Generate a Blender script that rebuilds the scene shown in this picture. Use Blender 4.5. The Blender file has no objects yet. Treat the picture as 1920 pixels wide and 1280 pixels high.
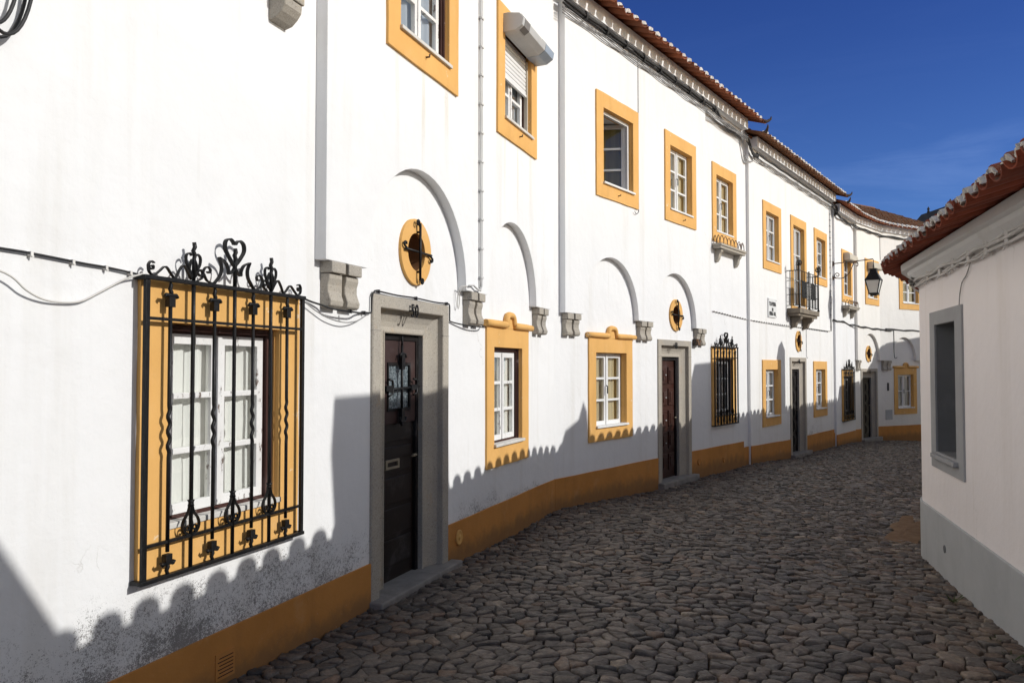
import bpy, bmesh, math, random
from mathutils import Vector, Matrix
from mathutils.geometry import tessellate_polygon
R = math.radians
PI = math.pi
rnd = random.Random(7)
scene = bpy.context.scene
COL = scene.collection

# ------------------------------------------------------------------ materials
MATS = {}

class NT:
    """small helper round a node tree"""
    def __init__(s, name):
        s.m = bpy.data.materials.new(name); s.m.use_nodes = True
        s.t = s.m.node_tree; s.n = s.t.nodes; s.l = s.t.links
        s.p = s.n['Principled BSDF']; s.out = s.n['Material Output']
        s.tc = s.n.new('ShaderNodeTexCoord')
        MATS[name] = s.m
    def new(s, typ, **kw):
        n = s.n.new(typ)
        for k, v in kw.items(): setattr(n, k, v)
        return n
    def link(s, a, b): s.l.new(a, b)
    def coord(s, scale=None, space='Object'):
        o = s.tc.outputs[space]
        if scale is None: return o
        mp = s.new('ShaderNodeMapping'); mp.inputs['Scale'].default_value = scale
        s.link(o, mp.inputs['Vector']); return mp.outputs['Vector']
    def noise(s, scale, detail=4, rough=.55, vec=None, dist=0.):
        n = s.new('ShaderNodeTexNoise'); n.inputs['Scale'].default_value = scale
        n.inputs['Detail'].default_value = detail; n.inputs['Roughness'].default_value = rough
        n.inputs['Distortion'].default_value = dist
        s.link(vec if vec is not None else s.coord(), n.inputs['Vector']); return n.outputs['Fac']
    def ramp(s, fac, stops, interp='LINEAR'):
        r = s.new('ShaderNodeValToRGB'); e = r.color_ramp.elements; r.color_ramp.interpolation = interp
        while len(e) < len(stops): e.new(.5)
        for el, (p, c) in zip(e, stops):
            el.position = p; el.color = (*c, 1) if len(c) == 3 else c
        s.link(fac, r.inputs['Fac']); return r.outputs['Color']
    def math(s, op, a, b=None, c=None, clamp=False):
        n = s.new('ShaderNodeMath', operation=op, use_clamp=clamp)
        for i, x in enumerate((a, b, c)):
            if x is None: continue
            if isinstance(x, (int, float)): n.inputs[i].default_value = x
            else: s.link(x, n.inputs[i])
        return n.outputs[0]
    def maprange(s, v, a, b, c=0., d=1., smooth=True):
        n = s.new('ShaderNodeMapRange'); n.interpolation_type = 'SMOOTHSTEP' if smooth else 'LINEAR'
        s.link(v, n.inputs[0])
        for i, x in enumerate((a, b, c, d)): n.inputs[i + 1].default_value = x
        return n.outputs[0]
    def mix(s, fac, a, b, blend='MIX'):
        n = s.new('ShaderNodeMix', data_type='RGBA', blend_type=blend)
        if isinstance(fac, (int, float)): n.inputs[0].default_value = fac
        else: s.link(fac, n.inputs[0])
        for i, x in ((6, a), (7, b)):
            if isinstance(x, tuple): n.inputs[i].default_value = (*x, 1)
            else: s.link(x, n.inputs[i])
        return n.outputs[2]
    def base(s, c):
        if isinstance(c, tuple): s.p.inputs['Base Color'].default_value = (*c, 1)
        else: s.link(c, s.p.inputs['Base Color'])
    def rough(s, r):
        if isinstance(r, (int, float)): s.p.inputs['Roughness'].default_value = r
        else: s.link(r, s.p.inputs['Roughness'])
    def spec(s, v): s.p.inputs['Specular IOR Level'].default_value = v
    def bump(s, h, strength=.3, dist=.01):
        b = s.new('ShaderNodeBump'); b.inputs['Strength'].default_value = strength; b.inputs['Distance'].default_value = dist
        s.link(h, b.inputs['Height']); s.link(b.outputs['Normal'], s.p.inputs['Normal'])
    def sep(s, v=None):
        n = s.new('ShaderNodeSeparateXYZ'); s.link(v if v is not None else s.coord(), n.inputs[0]); return n.outputs

def plaster(name, c=(.825, .823, .817), mould=(), dirt=.4, drips=()):
    """lime-washed wall; mould = (x centre, half width, z low, z high, strength) patches of black speckle"""
    t = NT(name)
    big = t.noise(.7, 5, .6)
    col = t.mix(t.maprange(big, .35, .75), c, tuple(x * .955 for x in c))
    st = t.noise(1.6, 5, .65, t.coord((2.2, 2.2, .16)))
    col = t.mix(t.math('MULTIPLY', t.maprange(st, .50, .76), dirt), col, (c[0] * .80, c[1] * .775, c[2] * .72))
    pat = t.maprange(t.noise(.8, 6, .55, t.coord((1, 1, 1.4)), .8), .56, .585, smooth=False)
    col = t.mix(t.math('MULTIPLY', pat, .35), col, tuple(x * .945 for x in c))
    drip = t.math('MULTIPLY', t.maprange(t.noise(3.2, 4, .6, t.coord((4, 4, .10))), .60, .74), t.maprange(t.noise(.9, 3, .5), .48, .62))
    col = t.mix(t.math('MULTIPLY', drip, dirt * .8), col, (c[0] * .66, c[1] * .61, c[2] * .52))
    sp = t.noise(9, 6, .7)
    col = t.mix(t.math('MULTIPLY', t.maprange(sp, .70, .78), .35), col, (.52, .49, .45))
    # hairline cracks
    vo = t.new('ShaderNodeTexVoronoi', feature='DISTANCE_TO_EDGE'); vo.inputs['Scale'].default_value = .55
    wob = t.new('ShaderNodeVectorMath', operation='MULTIPLY_ADD')
    nz = t.new('ShaderNodeTexNoise'); nz.inputs['Scale'].default_value = 3.; nz.inputs['Detail'].default_value = 6
    t.link(t.coord(), nz.inputs['Vector']); t.link(nz.outputs['Color'], wob.inputs[0])
    wob.inputs[1].default_value = (.7, .7, .7); t.link(t.coord(), wob.inputs[2]); t.link(wob.outputs[0], vo.inputs['Vector'])
    crack = t.maprange(vo.outputs['Distance'], 0., .0035, 1., 0., False)
    crack = t.math('MULTIPLY', crack, t.maprange(t.noise(1.1, 3, .5, t.coord((1, 1, 1.3))), .56, .66))
    col = t.mix(t.math('MULTIPLY', crack, .45), col, (.45, .42, .38))
    xyz = t.sep()
    for dx_, hw, zt, zb, k in drips:
        wx = t.math('ADD', xyz[0], t.math('MULTIPLY', t.math('SUBTRACT', t.noise(2., 2, .5, t.coord((0, 0, 1))), .5), .05))
        dm = t.math('MULTIPLY', t.maprange(t.math('ABSOLUTE', t.math('SUBTRACT', wx, dx_)), hw * .3, hw, 1., 0.), t.math('MULTIPLY', t.maprange(xyz[2], zb, zt, 0., 1.), t.maprange(xyz[2], zt, zt + .02, 1., 0.)))
        dm = t.math('MULTIPLY', dm, t.maprange(t.noise(7, 5, .65, t.coord((2, 2, .25))), .25, .7))
        col = t.mix(t.math('MULTIPLY', dm, k), col, (.60, .53, .40))
    if mould:
        tot = None
        for cx, hw, z0, z1, k in mould:
            dx = t.math('ABSOLUTE', t.math('SUBTRACT', xyz[0], cx))
            mx = t.maprange(dx, hw * .45, hw, 1., 0.)
            mz = t.maprange(xyz[2], z0, z1, 1., 0., False)
            m = t.math('MULTIPLY', t.math('MULTIPLY', mx, mz), k)
            tot = m if tot is None else t.math('MAXIMUM', tot, m)
        lump = t.noise(3.0, 7, .72, t.coord((1, 1, 1.5)))
        fine = t.math('MULTIPLY_ADD', t.math('ADD', t.noise(150, 2, .8), t.noise(48, 4, .75)), 1.1, -.6)
        thr = t.math('ADD', t.math('MULTIPLY', tot, .38), t.math('MULTIPLY', t.math('SUBTRACT', lump, .5), 1.15))
        val = t.math('ADD', fine, thr)
        mk = t.math('MULTIPLY', t.maprange(val, .71, .92), t.maprange(tot, .03, .45))
        col = t.mix(t.math('MULTIPLY', mk, .76), col, (.085, .075, .068))
        haze_ = t.math('MULTIPLY', t.math('MULTIPLY', t.maprange(tot, .05, .8), t.maprange(t.noise(2.5, 6, .65, t.coord((1.6, 1.6, .6))), .35, .7)), .17)
        col = t.mix(haze_, col, (.42, .40, .38))
    t.base(col); t.rough(.92); t.spec(.15)
    h = t.math('ADD', t.math('MULTIPLY', t.noise(2.6, 4, .5), 2.2), t.math('ADD', t.math('MULTIPLY', t.noise(11, 4, .55), .7), t.math('MULTIPLY', t.noise(75, 3, .6), .15)))
    t.bump(t.math('SUBTRACT', h, t.math('MULTIPLY', crack, .4)), .38, .014)
    return t.m

plaster('lime_wash')
plaster('lime_wash_mould', mould=[(-1.5, 1.9, .26, .80, 1.0), (-2.7, 1.2, .22, .66, .9), (-.2, .8, .27, .78, .6), (2.05, .75, .25, .60, 1.0), (3.4, .9, .25, .50, .8)])
plaster('lime_wash_sills', drips=[(.22, .05, 4.06, 3.1, .35), (.66, .045, 4.06, 2.7, .6), (1.10, .06, 4.06, 3.0, .3), (2.50, .05, 4.02, 3.0, .4), (2.88, .035, 4.02, 2.7, .5), (3.30, .06, 4.02, 2.9, .35), (1.10, .05, 3.97, 3.2, .2)])
plaster('lime_wash_worn', (.84, .832, .81), mould=[(4.6, 1.3, -.1, .85, .55), (2.0, 1.2, -.1, .5, .4)], dirt=.6)
plaster('lime_wash_grazing_tint', (.84, .815, .765), dirt=.5)  # white wall; dim cream of grazing sun is put into the colour
plaster('lime_wash_bounce_tint', (.90, .855, .845), dirt=.35)  # white wall; pinkish bounce light is put into its colour
plaster('cornice_white', (.84, .838, .83), dirt=.3)

def paint(name, c, c2, rough=.8, bump=.25, chips=None, scale=1.):
    t = NT(name)
    col = t.mix(t.maprange(t.noise(2.2 * scale, 5, .6), .3, .75), c, c2)
    col = t.mix(t.math('MULTIPLY', t.maprange(t.noise(24 * scale, 4, .7), .5, .8), .35), col, tuple(x * .85 for x in c))
    wv = t.noise(1.3 * scale, 5, .65, t.coord((2.5, 2.5, .35)))
    col = t.mix(t.math('MULTIPLY', t.maprange(wv, .48, .72), .38), col, tuple(x * .80 for x in c2))
    col = t.mix(t.math('MULTIPLY', t.maprange(t.noise(3.1 * scale, 7, .7), .52, .70), .30), col, tuple(min(1, x * .9 + .12) for x in c))
    if chips:
        m = t.maprange(t.noise(7 * scale, 7, .68), .655, .675, smooth=False)
        col = t.mix(t.math('MULTIPLY', m, .9), col, chips)
    t.base(col); t.rough(rough); t.spec(.25)
    t.bump(t.math('ADD', t.noise(9 * scale, 4, .55), t.math('MULTIPLY', t.noise(90, 2, .6), .2)), bump, .008)
    return t.m
paint('ochre_paint', (.765, .435, .142), (.70, .39, .12), .78, chips=(.80, .62, .42))
paint('ochre_plinth', (.58, .262, .072), (.50, .222, .060), .85, .3)
def splash():
    t = NT('ochre_splash'); at = t.new('ShaderNodeAttribute', attribute_name='tone').outputs['Fac']
    a, b_ = (.58, .262, .072), (.50, .222, .060)
    col = t.mix(t.maprange(t.noise(2.2, 5, .6), .3, .75), a, b_)
    col = t.mix(t.math('MULTIPLY', t.maprange(t.noise(1.3, 5, .65, t.coord((2.5, 2.5, .35))), .48, .72), .4), col, (.40, .18, .055))
    col = t.mix(t.math('MULTIPLY', t.maprange(t.noise(3.1, 7, .7), .54, .72), .35), col, (.62, .36, .16))
    low = t.math('ADD', at, t.math('MULTIPLY', t.math('SUBTRACT', t.noise(4.5, 6, .7), .5), .55))
    col = t.mix(t.math('MULTIPLY', t.maprange(low, .42, .72, 1., 0.), .62), col, (.16, .105, .06))
    m = t.maprange(t.noise(38, 5, .75), .66, .70, smooth=False)
    col = t.mix(t.math('MULTIPLY', m, .5), col, (.60, .47, .33))
    t.base(col); t.rough(.9); t.spec(.15); t.bump(t.math('ADD', t.noise(6, 5, .6), t.math('MULTIPLY', t.noise(80, 2), .2)), .4, .012)
splash()
paint('grey_paint', (.37, .375, .385), (.31, .315, .325), .85)
paint('niche_grey', (.20, .205, .21), (.16, .165, .17), .85)
paint('grey_plinth_paint', (.47, .485, .495), (.40, .415, .425), .88)
paint('white_gloss', (.80, .80, .79), (.74, .74, .72), .4, .1)
paint('cable_white', (.72, .70, .68), (.55, .53, .50), .7, .2)
paint('pipe_white', (.66, .655, .64), (.58, .575, .56), .7, .15)
paint('mortar_white', (.80, .78, .74), (.62, .59, .55), .95, .6)
paint('mortar_grey', (.66, .63, .58), (.46, .43, .39), .95, .6)
paint('brown_door', (.016, .010, .008), (.012, .008, .007), .45, .15)
paint('door_upper', (.055, .030, .027), (.04, .023, .021), .55, .15)
paint('red_door', (.055, .018, .012), (.035, .013, .009), .4, .15)
paint('dark_door', (.011, .008, .007), (.008, .006, .006), .6, .15)
paint('brown_frame', (.085, .036, .028), (.055, .026, .022), .6, .3, chips=(.30, .24, .21))
paint('niche_shade_brown', (.23, .11, .045), (.17, .08, .035), .9)  # ochre lining of the round holes, recess shade put into its colour
paint('sill_paint', (.66, .64, .60), (.55, .53, .49), .8, .3)
paint('aluminium', (.55, .55, .54), (.48, .48, .47), .5, .1)
paint('duct_tape', (.30, .36, .44), (.36, .42, .49), .35, .3)
paint('bare_patch', (.24, .23, .22), (.18, .17, .17), .8, .4)
paint('shutter_white', (.78, .78, .77), (.72, .72, .71), .5, .1)
paint('box_cream', (.58, .53, .44), (.50, .46, .38), .7, .2)
paint('brass_plate', (.30, .25, .17), (.22, .19, .14), .45, .1)
paint('sign_white', (.80, .80, .78), (.76, .76, .74), .35, .05)
paint('dark_slate', (.035, .036, .042), (.055, .055, .06), .8, .4)
paint('far_stone', (.22, .20, .17), (.30, .27, .23), .9, .4)
paint('dark_tile', (.05, .04, .035), (.09, .06, .05), .9, .5)

def peeled():
    t = NT('peeling_white')
    ax = t.coord((1, 1, .35))
    m = t.maprange(t.noise(13, 8, .72, ax), .60, .635, smooth=False)
    col = t.mix(t.maprange(t.noise(4, 4), .3, .8), (.80, .795, .78), (.73, .72, .70))
    col = t.mix(m, col, (.17, .13, .11))
    fine = t.maprange(t.noise(60, 5, .7, t.coord((1, 1, .25))), .62, .66, smooth=False)
    col = t.mix(t.math('MULTIPLY', fine, .6), col, (.40, .37, .34))
    t.base(col); t.rough(.7); t.spec(.25)
    t.bump(t.math('ADD', t.math('MULTIPLY', m, -1.), t.noise(40, 3)), .5, .004)
peeled()

def granite():
    t = NT('granite')
    a = t.noise(78, 4, .8); b = t.noise(110, 3, .8); c = t.noise(2.5, 5, .6)
    col = t.mix(t.maprange(c, .3, .75), (.44, .395, .325), (.37, .34, .295))
    col = t.mix(t.math('MULTIPLY', t.maprange(a, .53, .66), .70), col, (.17, .15, .135))
    col = t.mix(t.math('MULTIPLY', t.maprange(b, .58, .68), .6), col, (.70, .66, .60))
    rust = t.maprange(t.noise(6, 6, .7), .58, .72)
    col = t.mix(t.math('MULTIPLY', rust, .35), col, (.50, .33, .17))
    t.base(col); t.rough(.88); t.spec(.2)
    t.bump(t.math('ADD', t.noise(95, 3, .7), t.math('MULTIPLY', t.noise(11, 4), .8)), .45, .006)
granite()
paint('granite_worn', (.30, .28, .255), (.22, .205, .19), .9, .6, scale=3.)
paint('weathered_stone', (.27, .225, .17), (.17, .145, .115), .95, .6, scale=2.)

def iron():
    t = NT('wrought_iron')
    col = t.mix(t.maprange(t.noise(30, 4, .65), .5, .75), (.006, .006, .0065), (.016, .013, .012))
    t.base(col); t.rough(t.maprange(t.noise(18, 3), .3, .7, .38, .62)); t.spec(.3)
    t.bump(t.noise(45, 4, .6), .4, .003)
    t = NT('rusty_iron')
    t.base(t.mix(t.maprange(t.noise(12, 5, .7), .42, .6), (.03, .027, .026), (.19, .10, .05))); t.rough(.8)
    t = NT('cable_black')
    t.base(t.mix(t.maprange(t.noise(9, 4, .6), .4, .7), (.010, .010, .011), (.025, .023, .022))); t.rough(.6)
    t = NT('cable_grey')
    t.base(t.mix(t.maprange(t.noise(14, 4, .6), .35, .7), (.20, .195, .19), (.42, .41, .40))); t.rough(.65)
iron()

def glass():
    t = NT('window_glass')
    tr = t.new('ShaderNodeBsdfTransparent'); tr.inputs[0].default_value = (.95, .97, .96, 1)
    gl = t.new('ShaderNodeBsdfGlossy'); gl.inputs['Roughness'].default_value = .02
    gl.inputs['Color'].default_value = (1, 1, 1, 1)
    fr = t.new('ShaderNodeFresnel'); fr.inputs['IOR'].default_value = 1.5
    bp = t.new('ShaderNodeBump'); bp.inputs['Strength'].default_value = .08; bp.inputs['Distance'].default_value = .02
    t.link(t.noise(4, 2), bp.inputs['Height']); t.link(bp.outputs[0], gl.inputs['Normal']); t.link(bp.outputs[0], fr.inputs['Normal'])
    f = t.math('MULTIPLY_ADD', fr.outputs[0], 1.35, .03, clamp=True)
    mx = t.new('ShaderNodeMixShader'); t.link(f, mx.inputs[0]); t.link(tr.outputs[0], mx.inputs[1]); t.link(gl.outputs[0], mx.inputs[2])
    t.link(mx.outputs[0], t.out.inputs['Surface'])
    t = NT('frosted_glass')
    t.base(t.mix(t.maprange(t.noise(55, 3, .7), .4, .65), (.07, .09, .10), (.24, .28, .30))); t.rough(.2); t.spec(.7)
    t.bump(t.noise(60, 3), .8, .01)
    t = NT('lantern_glass')
    t.base((.70, .71, .68)); t.rough(.25); t.p.inputs['Transmission Weight'].default_value = .35
glass()

def cloth(name, c, c2):
    t = NT(name)
    w = t.noise(2, 3, .5, t.coord((9, 9, .5)))
    col = t.mix(t.maprange(w, .3, .7), c, c2)
    weave = t.noise(140, 2, .5, t.coord((1, 1, 1.6)))
    col = t.mix(t.math('MULTIPLY', weave, .25), col, tuple(x * .8 for x in c))
    t.base(col); t.rough(.95); t.spec(.05); t.bump(weave, .2, .003)
cloth('curtain_linen', (.84, .83, .80), (.74, .735, .71))
cloth('curtain_blue_grey', (.46, .49, .53), (.36, .39, .44))
cloth('curtain_olive', (.55, .47, .22), (.42, .36, .16))
cloth('room_beige', (.56, .47, .30), (.46, .38, .24))  # no blind: stands for room walls and reflections showing in the panes
cloth('interior_dark', (.035, .033, .03), (.025, .024, .022))  # near-black sheet: darkness of unlit rooms and slots put into the colour
cloth('interior_cream', (.62, .55, .40), (.56, .49, .35))

def tiles():
    for nm, a, b, lich in (('roof_tile', (.38, .125, .06), (.21, .085, .05), .45), ('roof_tile_old', (.25, .115, .06), (.17, .085, .05), .65), ('roof_tile_red', (.27, .068, .036), (.17, .052, .034), .95)):
        t = NT(nm)
        at = t.new('ShaderNodeAttribute', attribute_name='tone')
        col = t.mix(at.outputs['Fac'], a, b)
        col = t.mix(t.maprange(t.noise(5, 5, .65), .4, .75), col, tuple(x * .62 for x in a))
        xyz = t.new('ShaderNodeNewGeometry'); nz = t.sep(xyz.outputs['Normal'])[2]
        up = t.maprange(nz, .1, .6)
        li = t.math('MULTIPLY', t.maprange(t.noise(8, 7, .7), .47, .60), up)
        col = t.mix(t.math('MULTIPLY', li, lich), col, (.10, .095, .07))
        l2 = t.math('MULTIPLY', t.maprange(t.noise(15, 6, .7), .60, .66), up)
        col = t.mix(t.math('MULTIPLY', l2, lich), col, (.42, .38, .27))
        t.base(col); t.rough(.9); t.spec(.15); t.bump(t.noise(40, 4), .4, .005)
tiles()

def stones():
    t = NT('cobbles')
    at = t.new('ShaderNodeAttribute', attribute_name='tone')
    col = t.ramp(at.outputs['Fac'], [(0., (.040, .036, .034)), (.25, (.082, .070, .060)), (.58, (.125, .103, .084)), (.84, (.165, .138, .113)), (.92, (.145, .094, .064)), (.97, (.18, .132, .092)), (1., (.32, .265, .20))])
    n = t.noise(26, 5, .7)
    col = t.mix(t.maprange(n, .35, .75), t.mix(1., col, (.62, .62, .64), 'MULTIPLY'), t.mix(1., col, (1.28, 1.24, 1.2), 'MULTIPLY'))
    col = t.mix(t.math('MULTIPLY', t.maprange(t.noise(90, 3, .7), .6, .7), .4), col, (.24, .21, .18))
    pat = t.noise(.55, 3, .5)
    col = t.mix(t.math('MULTIPLY', t.maprange(pat, .5, .75), .35), col, (.14, .11, .08))
    t.base(col); t.rough(t.maprange(t.noise(12, 4), .3, .7, .36, .7)); t.spec(.55)
    t.bump(t.math('ADD', t.noise(17, 6, .68), t.math('MULTIPLY', t.noise(75, 3, .7), .45)), .8, .016)
    t = NT('joint_dirt')
    col = t.mix(t.maprange(t.noise(7, 6, .7), .35, .7), (.045, .032, .022), (.14, .095, .06))
    col = t.mix(t.math('MULTIPLY', t.maprange(t.noise(2.1, 4), .60, .75), .6), col, (.055, .065, .025))
    t.base(col); t.rough(1.); t.spec(.05); t.bump(t.noise(60, 4), .6, .01)
    t = NT('sandy_dirt')
    t.base(t.mix(t.maprange(t.noise(9, 6, .7), .35, .7), (.15, .085, .045), (.20, .125, .07))); t.rough(1.); t.bump(t.noise(50, 4), .6, .01)
    t = NT('earth')
    t.base(t.mix(t.noise(.5, 5), (.10, .085, .06), (.15, .12, .08))); t.rough(1.)
    t = NT('weed')
    t.base((.05, .075, .02)); t.rough(.7)
stones()
M = MATS

# ------------------------------------------------------------------ mesh building
class MB:
    def __init__(s, fr=None): s.v = []; s.f = []; s.sm = []; s.tone = []; s.fr = fr or Matrix()
    def add(s, vs, fs, smooth=False, tone=0.):
        b = len(s.v); s.v += [Vector(p) for p in vs]; s.tone += [tone] * len(vs)
        for f in fs: s.f.append([b + i for i in f]); s.sm.append(smooth)
        return s
    def box(s, x0, x1, y0, y1, z0, z1):
        return s.add([(x, y, z) for z in (z0, z1) for y in (y0, y1) for x in (x0, x1)],
                     [(0, 2, 3, 1), (4, 5, 7, 6), (0, 1, 5, 4), (2, 6, 7, 3), (0, 4, 6, 2), (1, 3, 7, 5)])
    def plate(s, loops, y0, y1):
        """polygon with holes in the x,z plane, thick from y0 to y1"""
        L = [[Vector((x, 0, z)) for x, z in lp] for lp in loops]
        tri = tessellate_polygon(L); flat = [p for lp in L for p in lp]; n = len(flat)
        vs = [(p.x, y0, p.z) for p in flat] + [(p.x, y1, p.z) for p in flat]
        fs = [tuple(t) for t in tri] + [(t[0] + n, t[2] + n, t[1] + n) for t in tri]
        o = 0
        for lp in L:
            k = len(lp)
            for i in range(k):
                a, b = o + i, o + (i + 1) % k; fs.append((a, b, b + n, a + n))
            o += k
        return s.add(vs, fs)
    def prism(s, prof, x0, x1, smooth=False):
        """closed profile in (y,z) pushed along x"""
        n = len(prof); vs = [(x, y, z) for x in (x0, x1) for y, z in prof]
        fs = [(i, (i + 1) % n, n + (i + 1) % n, n + i) for i in range(n)]
        b = len(s.v); s.add(vs, fs, smooth)
        s.f.append([b + i for i in range(n)]); s.f.append([b + n + i for i in range(n)][::-1]); s.sm += [False, False]
        return s
    def tube(s, pts, r, n=6, closed=False, smooth=True):
        pts = [Vector(p) for p in pts]; m = len(pts); rs = r if isinstance(r, (list, tuple)) else [r] * m
        vs = []; up = None
        for i, p in enumerate(pts):
            a = pts[(i - 1) % m] if (closed or i) else p; c = pts[(i + 1) % m] if (closed or i < m - 1) else p
            t = (c - a)
            t = t.normalized() if t.length > 1e-9 else Vector((0, 0, 1))
            if up is None: up = Vector((0, 0, 1)) if abs(t.z) < .9 else Vector((1, 0, 0))
            u = up - t * up.dot(t)
            u = u.normalized() if u.length > 1e-6 else t.orthogonal().normalized()
            up = u; w = t.cross(u)
            vs += [p + (u * math.cos(2 * PI * k / n) + w * math.sin(2 * PI * k / n)) * rs[i] for k in range(n)]
        fs = []
        for i in range(m if closed else m - 1):
            for k in range(n):
                j = (i + 1) % m
                fs.append((i * n + k, i * n + (k + 1) % n, j * n + (k + 1) % n, j * n + k))
        b = len(s.v); s.add(vs, fs, smooth)
        if not closed:
            s.f.append([b + k for k in range(n)][::-1]); s.f.append([b + (m - 1) * n + k for k in range(n)]); s.sm += [False, False]
        return s
    def ribbon(s, pts, w, th, y):
        """flat iron strip: path in x,z, strip w deep along y (from y outwards to y-w), th thick"""
        m = len(pts); vs = []
        for i, p in enumerate(pts):
            a = Vector(pts[max(0, i - 1)]); c = Vector(pts[min(m - 1, i + 1)]); t = (c - a)
            t = t.normalized() if t.length > 1e-9 else Vector((1, 0)); nx, nz = -t.y * th / 2, t.x * th / 2
            x, z = p
            vs += [(x + nx, y, z + nz), (x - nx, y, z - nz), (x - nx, y - w, z - nz), (x + nx, y - w, z + nz)]
        fs = [(i * 4 + k, i * 4 + (k + 1) % 4, i * 4 + 4 + (k + 1) % 4, i * 4 + 4 + k) for i in range(m - 1) for k in range(4)]
        fs += [(3, 2, 1, 0), tuple((m - 1) * 4 + k for k in range(4))]
        return s.add(vs, fs)
    def lathe(s, prof, c, n=12, smooth=True):
        vs = [(c[0] + r * math.cos(2 * PI * k / n), c[1] + r * math.sin(2 * PI * k / n), c[2] + z) for r, z in prof for k in range(n)]
        m = len(prof)
        fs = [(i * n + k, i * n + (k + 1) % n, (i + 1) * n + (k + 1) % n, (i + 1) * n + k) for i in range(m - 1) for k in range(n)]
        b = len(s.v); s.add(vs, fs, smooth); s.f.append([b + k for k in range(n)][::-1]); s.f.append([b + (m - 1) * n + k for k in range(n)]); s.sm += [False, False]
        return s
    def frustum(s, c, a0, a1, z0, z1):
        """square frustum, half widths a0 -> a1"""
        vs = [(c[0] + sx * a, c[1] + sy * a, c[2] + z) for a, z in ((a0, z0), (a1, z1)) for sx, sy in ((-1, -1), (1, -1), (1, 1), (-1, 1))]
        return s.add(vs, [(3, 2, 1, 0), (4, 5, 6, 7)] + [(i, (i + 1) % 4, 4 + (i + 1) % 4, 4 + i) for i in range(4)])
    def moulding(s, x0, x1, z0, z1, prof, closed=True):
        """profile (u outwards from the opening edge, y) swept mitred round an opening; open at the foot if not closed"""
        rings = []
        for u, y in prof:
            if closed: rings.append([(x0 - u, y, z0 - u), (x0 - u, y, z1 + u), (x1 + u, y, z1 + u), (x1 + u, y, z0 - u)])
            else: rings.append([(x0 - u, y, z0), (x0 - u, y, z1 + u), (x1 + u, y, z1 + u), (x1 + u, y, z0)])
        vs = [p for r_ in rings for p in r_]; m = len(prof); fs = []
        for i in range(m):
            j = (i + 1) % m
            for k in range(4 if closed else 3): fs.append((i * 4 + k, i * 4 + (k + 1) % 4, j * 4 + (k + 1) % 4, j * 4 + k))
        if not closed:
            fs += [tuple(i * 4 for i in range(m)), tuple(i * 4 + 3 for i in range(m))[::-1]]
        return s.add(vs, fs)
    def build(s, name, mat, parent=None, bevel=0., seg=2, recalc=True):
        inv = ROOT[root_of(parent)].inverted() if parent else Matrix()
        T = inv @ s.fr
        me = bpy.data.meshes.new(name)
        me.from_pydata([T @ p for p in s.v], [], s.f)
        for p, q in zip(me.polygons, s.sm): p.use_smooth = q
        if recalc:
            bm = bmesh.new(); bm.from_mesh(me); bmesh.ops.recalc_face_normals(bm, faces=bm.faces); bm.to_mesh(me); bm.free()
        if any(s.tone):
            a = me.attributes.new('tone', 'FLOAT', 'POINT'); a.data.foreach_set('value', s.tone)
        me.materials.append(M[mat])
        o = bpy.data.objects.new(name, me); COL.objects.link(o)
        if parent: o.parent = parent
        if bevel:
            b = o.modifiers.new('bevel', 'BEVEL'); b.width = bevel; b.segments = seg; b.limit_method = 'ANGLE'; b.angle_limit = R(40)
        return o

ROOT = {}
def root_of(o):
    while o.parent: o = o.parent
    return o.name
def thing(name, label, cat, fr, group=None):
    o = bpy.data.objects.new(name, None); COL.objects.link(o); o.matrix_world = fr; o.empty_display_size = .2
    ROOT[o.name] = fr.copy(); o['label'] = label; o['category'] = cat
    if group: o['group'] = group
    return o
def tag(o, label, cat, group=None):
    o['label'] = label; o['category'] = cat
    if group: o['group'] = group
    return o
def struct(o, kind='structure'): o['kind'] = kind; return o

def frame(P, deg, z=0.):
    """local x runs along a facade (deg clockwise from +Y), local -y points out into the street"""
    a = R(deg); return Matrix(((math.sin(a), -math.cos(a), 0, P[0]), (math.cos(a), math.sin(a), 0, P[1]), (0, 0, 1, z), (0, 0, 0, 1)))
def rect(x0, x1, z0, z1): return [(x0, z0), (x1, z0), (x1, z1), (x0, z1)]
def circ(cx, cz, r, n=40, rz=None): return [(cx + r * math.cos(2 * PI * k / n), cz + (rz or r) * math.sin(2 * PI * k / n)) for k in range(n)]
def spiral(cx, cz, r0, r1, a0, a1, n=14): return [(cx + (r0 + (r1 - r0) * i / n) * math.cos(R(a0 + (a1 - a0) * i / n)), cz + (r0 + (r1 - r0) * i / n) * math.sin(R(a0 + (a1 - a0) * i / n))) for i in range(n + 1)]
def smooth_path(pts, k=4):
    P = [Vector(p) for p in pts]; out = []
    for i in range(len(P) - 1):
        a, b, c, d = P[max(0, i - 1)], P[i], P[i + 1], P[min(len(P) - 1, i + 2)]
        for j in range(k):
            t = j / k
            out.append(.5 * ((2 * b) + (c - a) * t + (2 * a - 5 * b + 4 * c - d) * t * t + (3 * b - a - 3 * c + d) * t ** 3))
    out.append(P[-1]); return out

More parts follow.
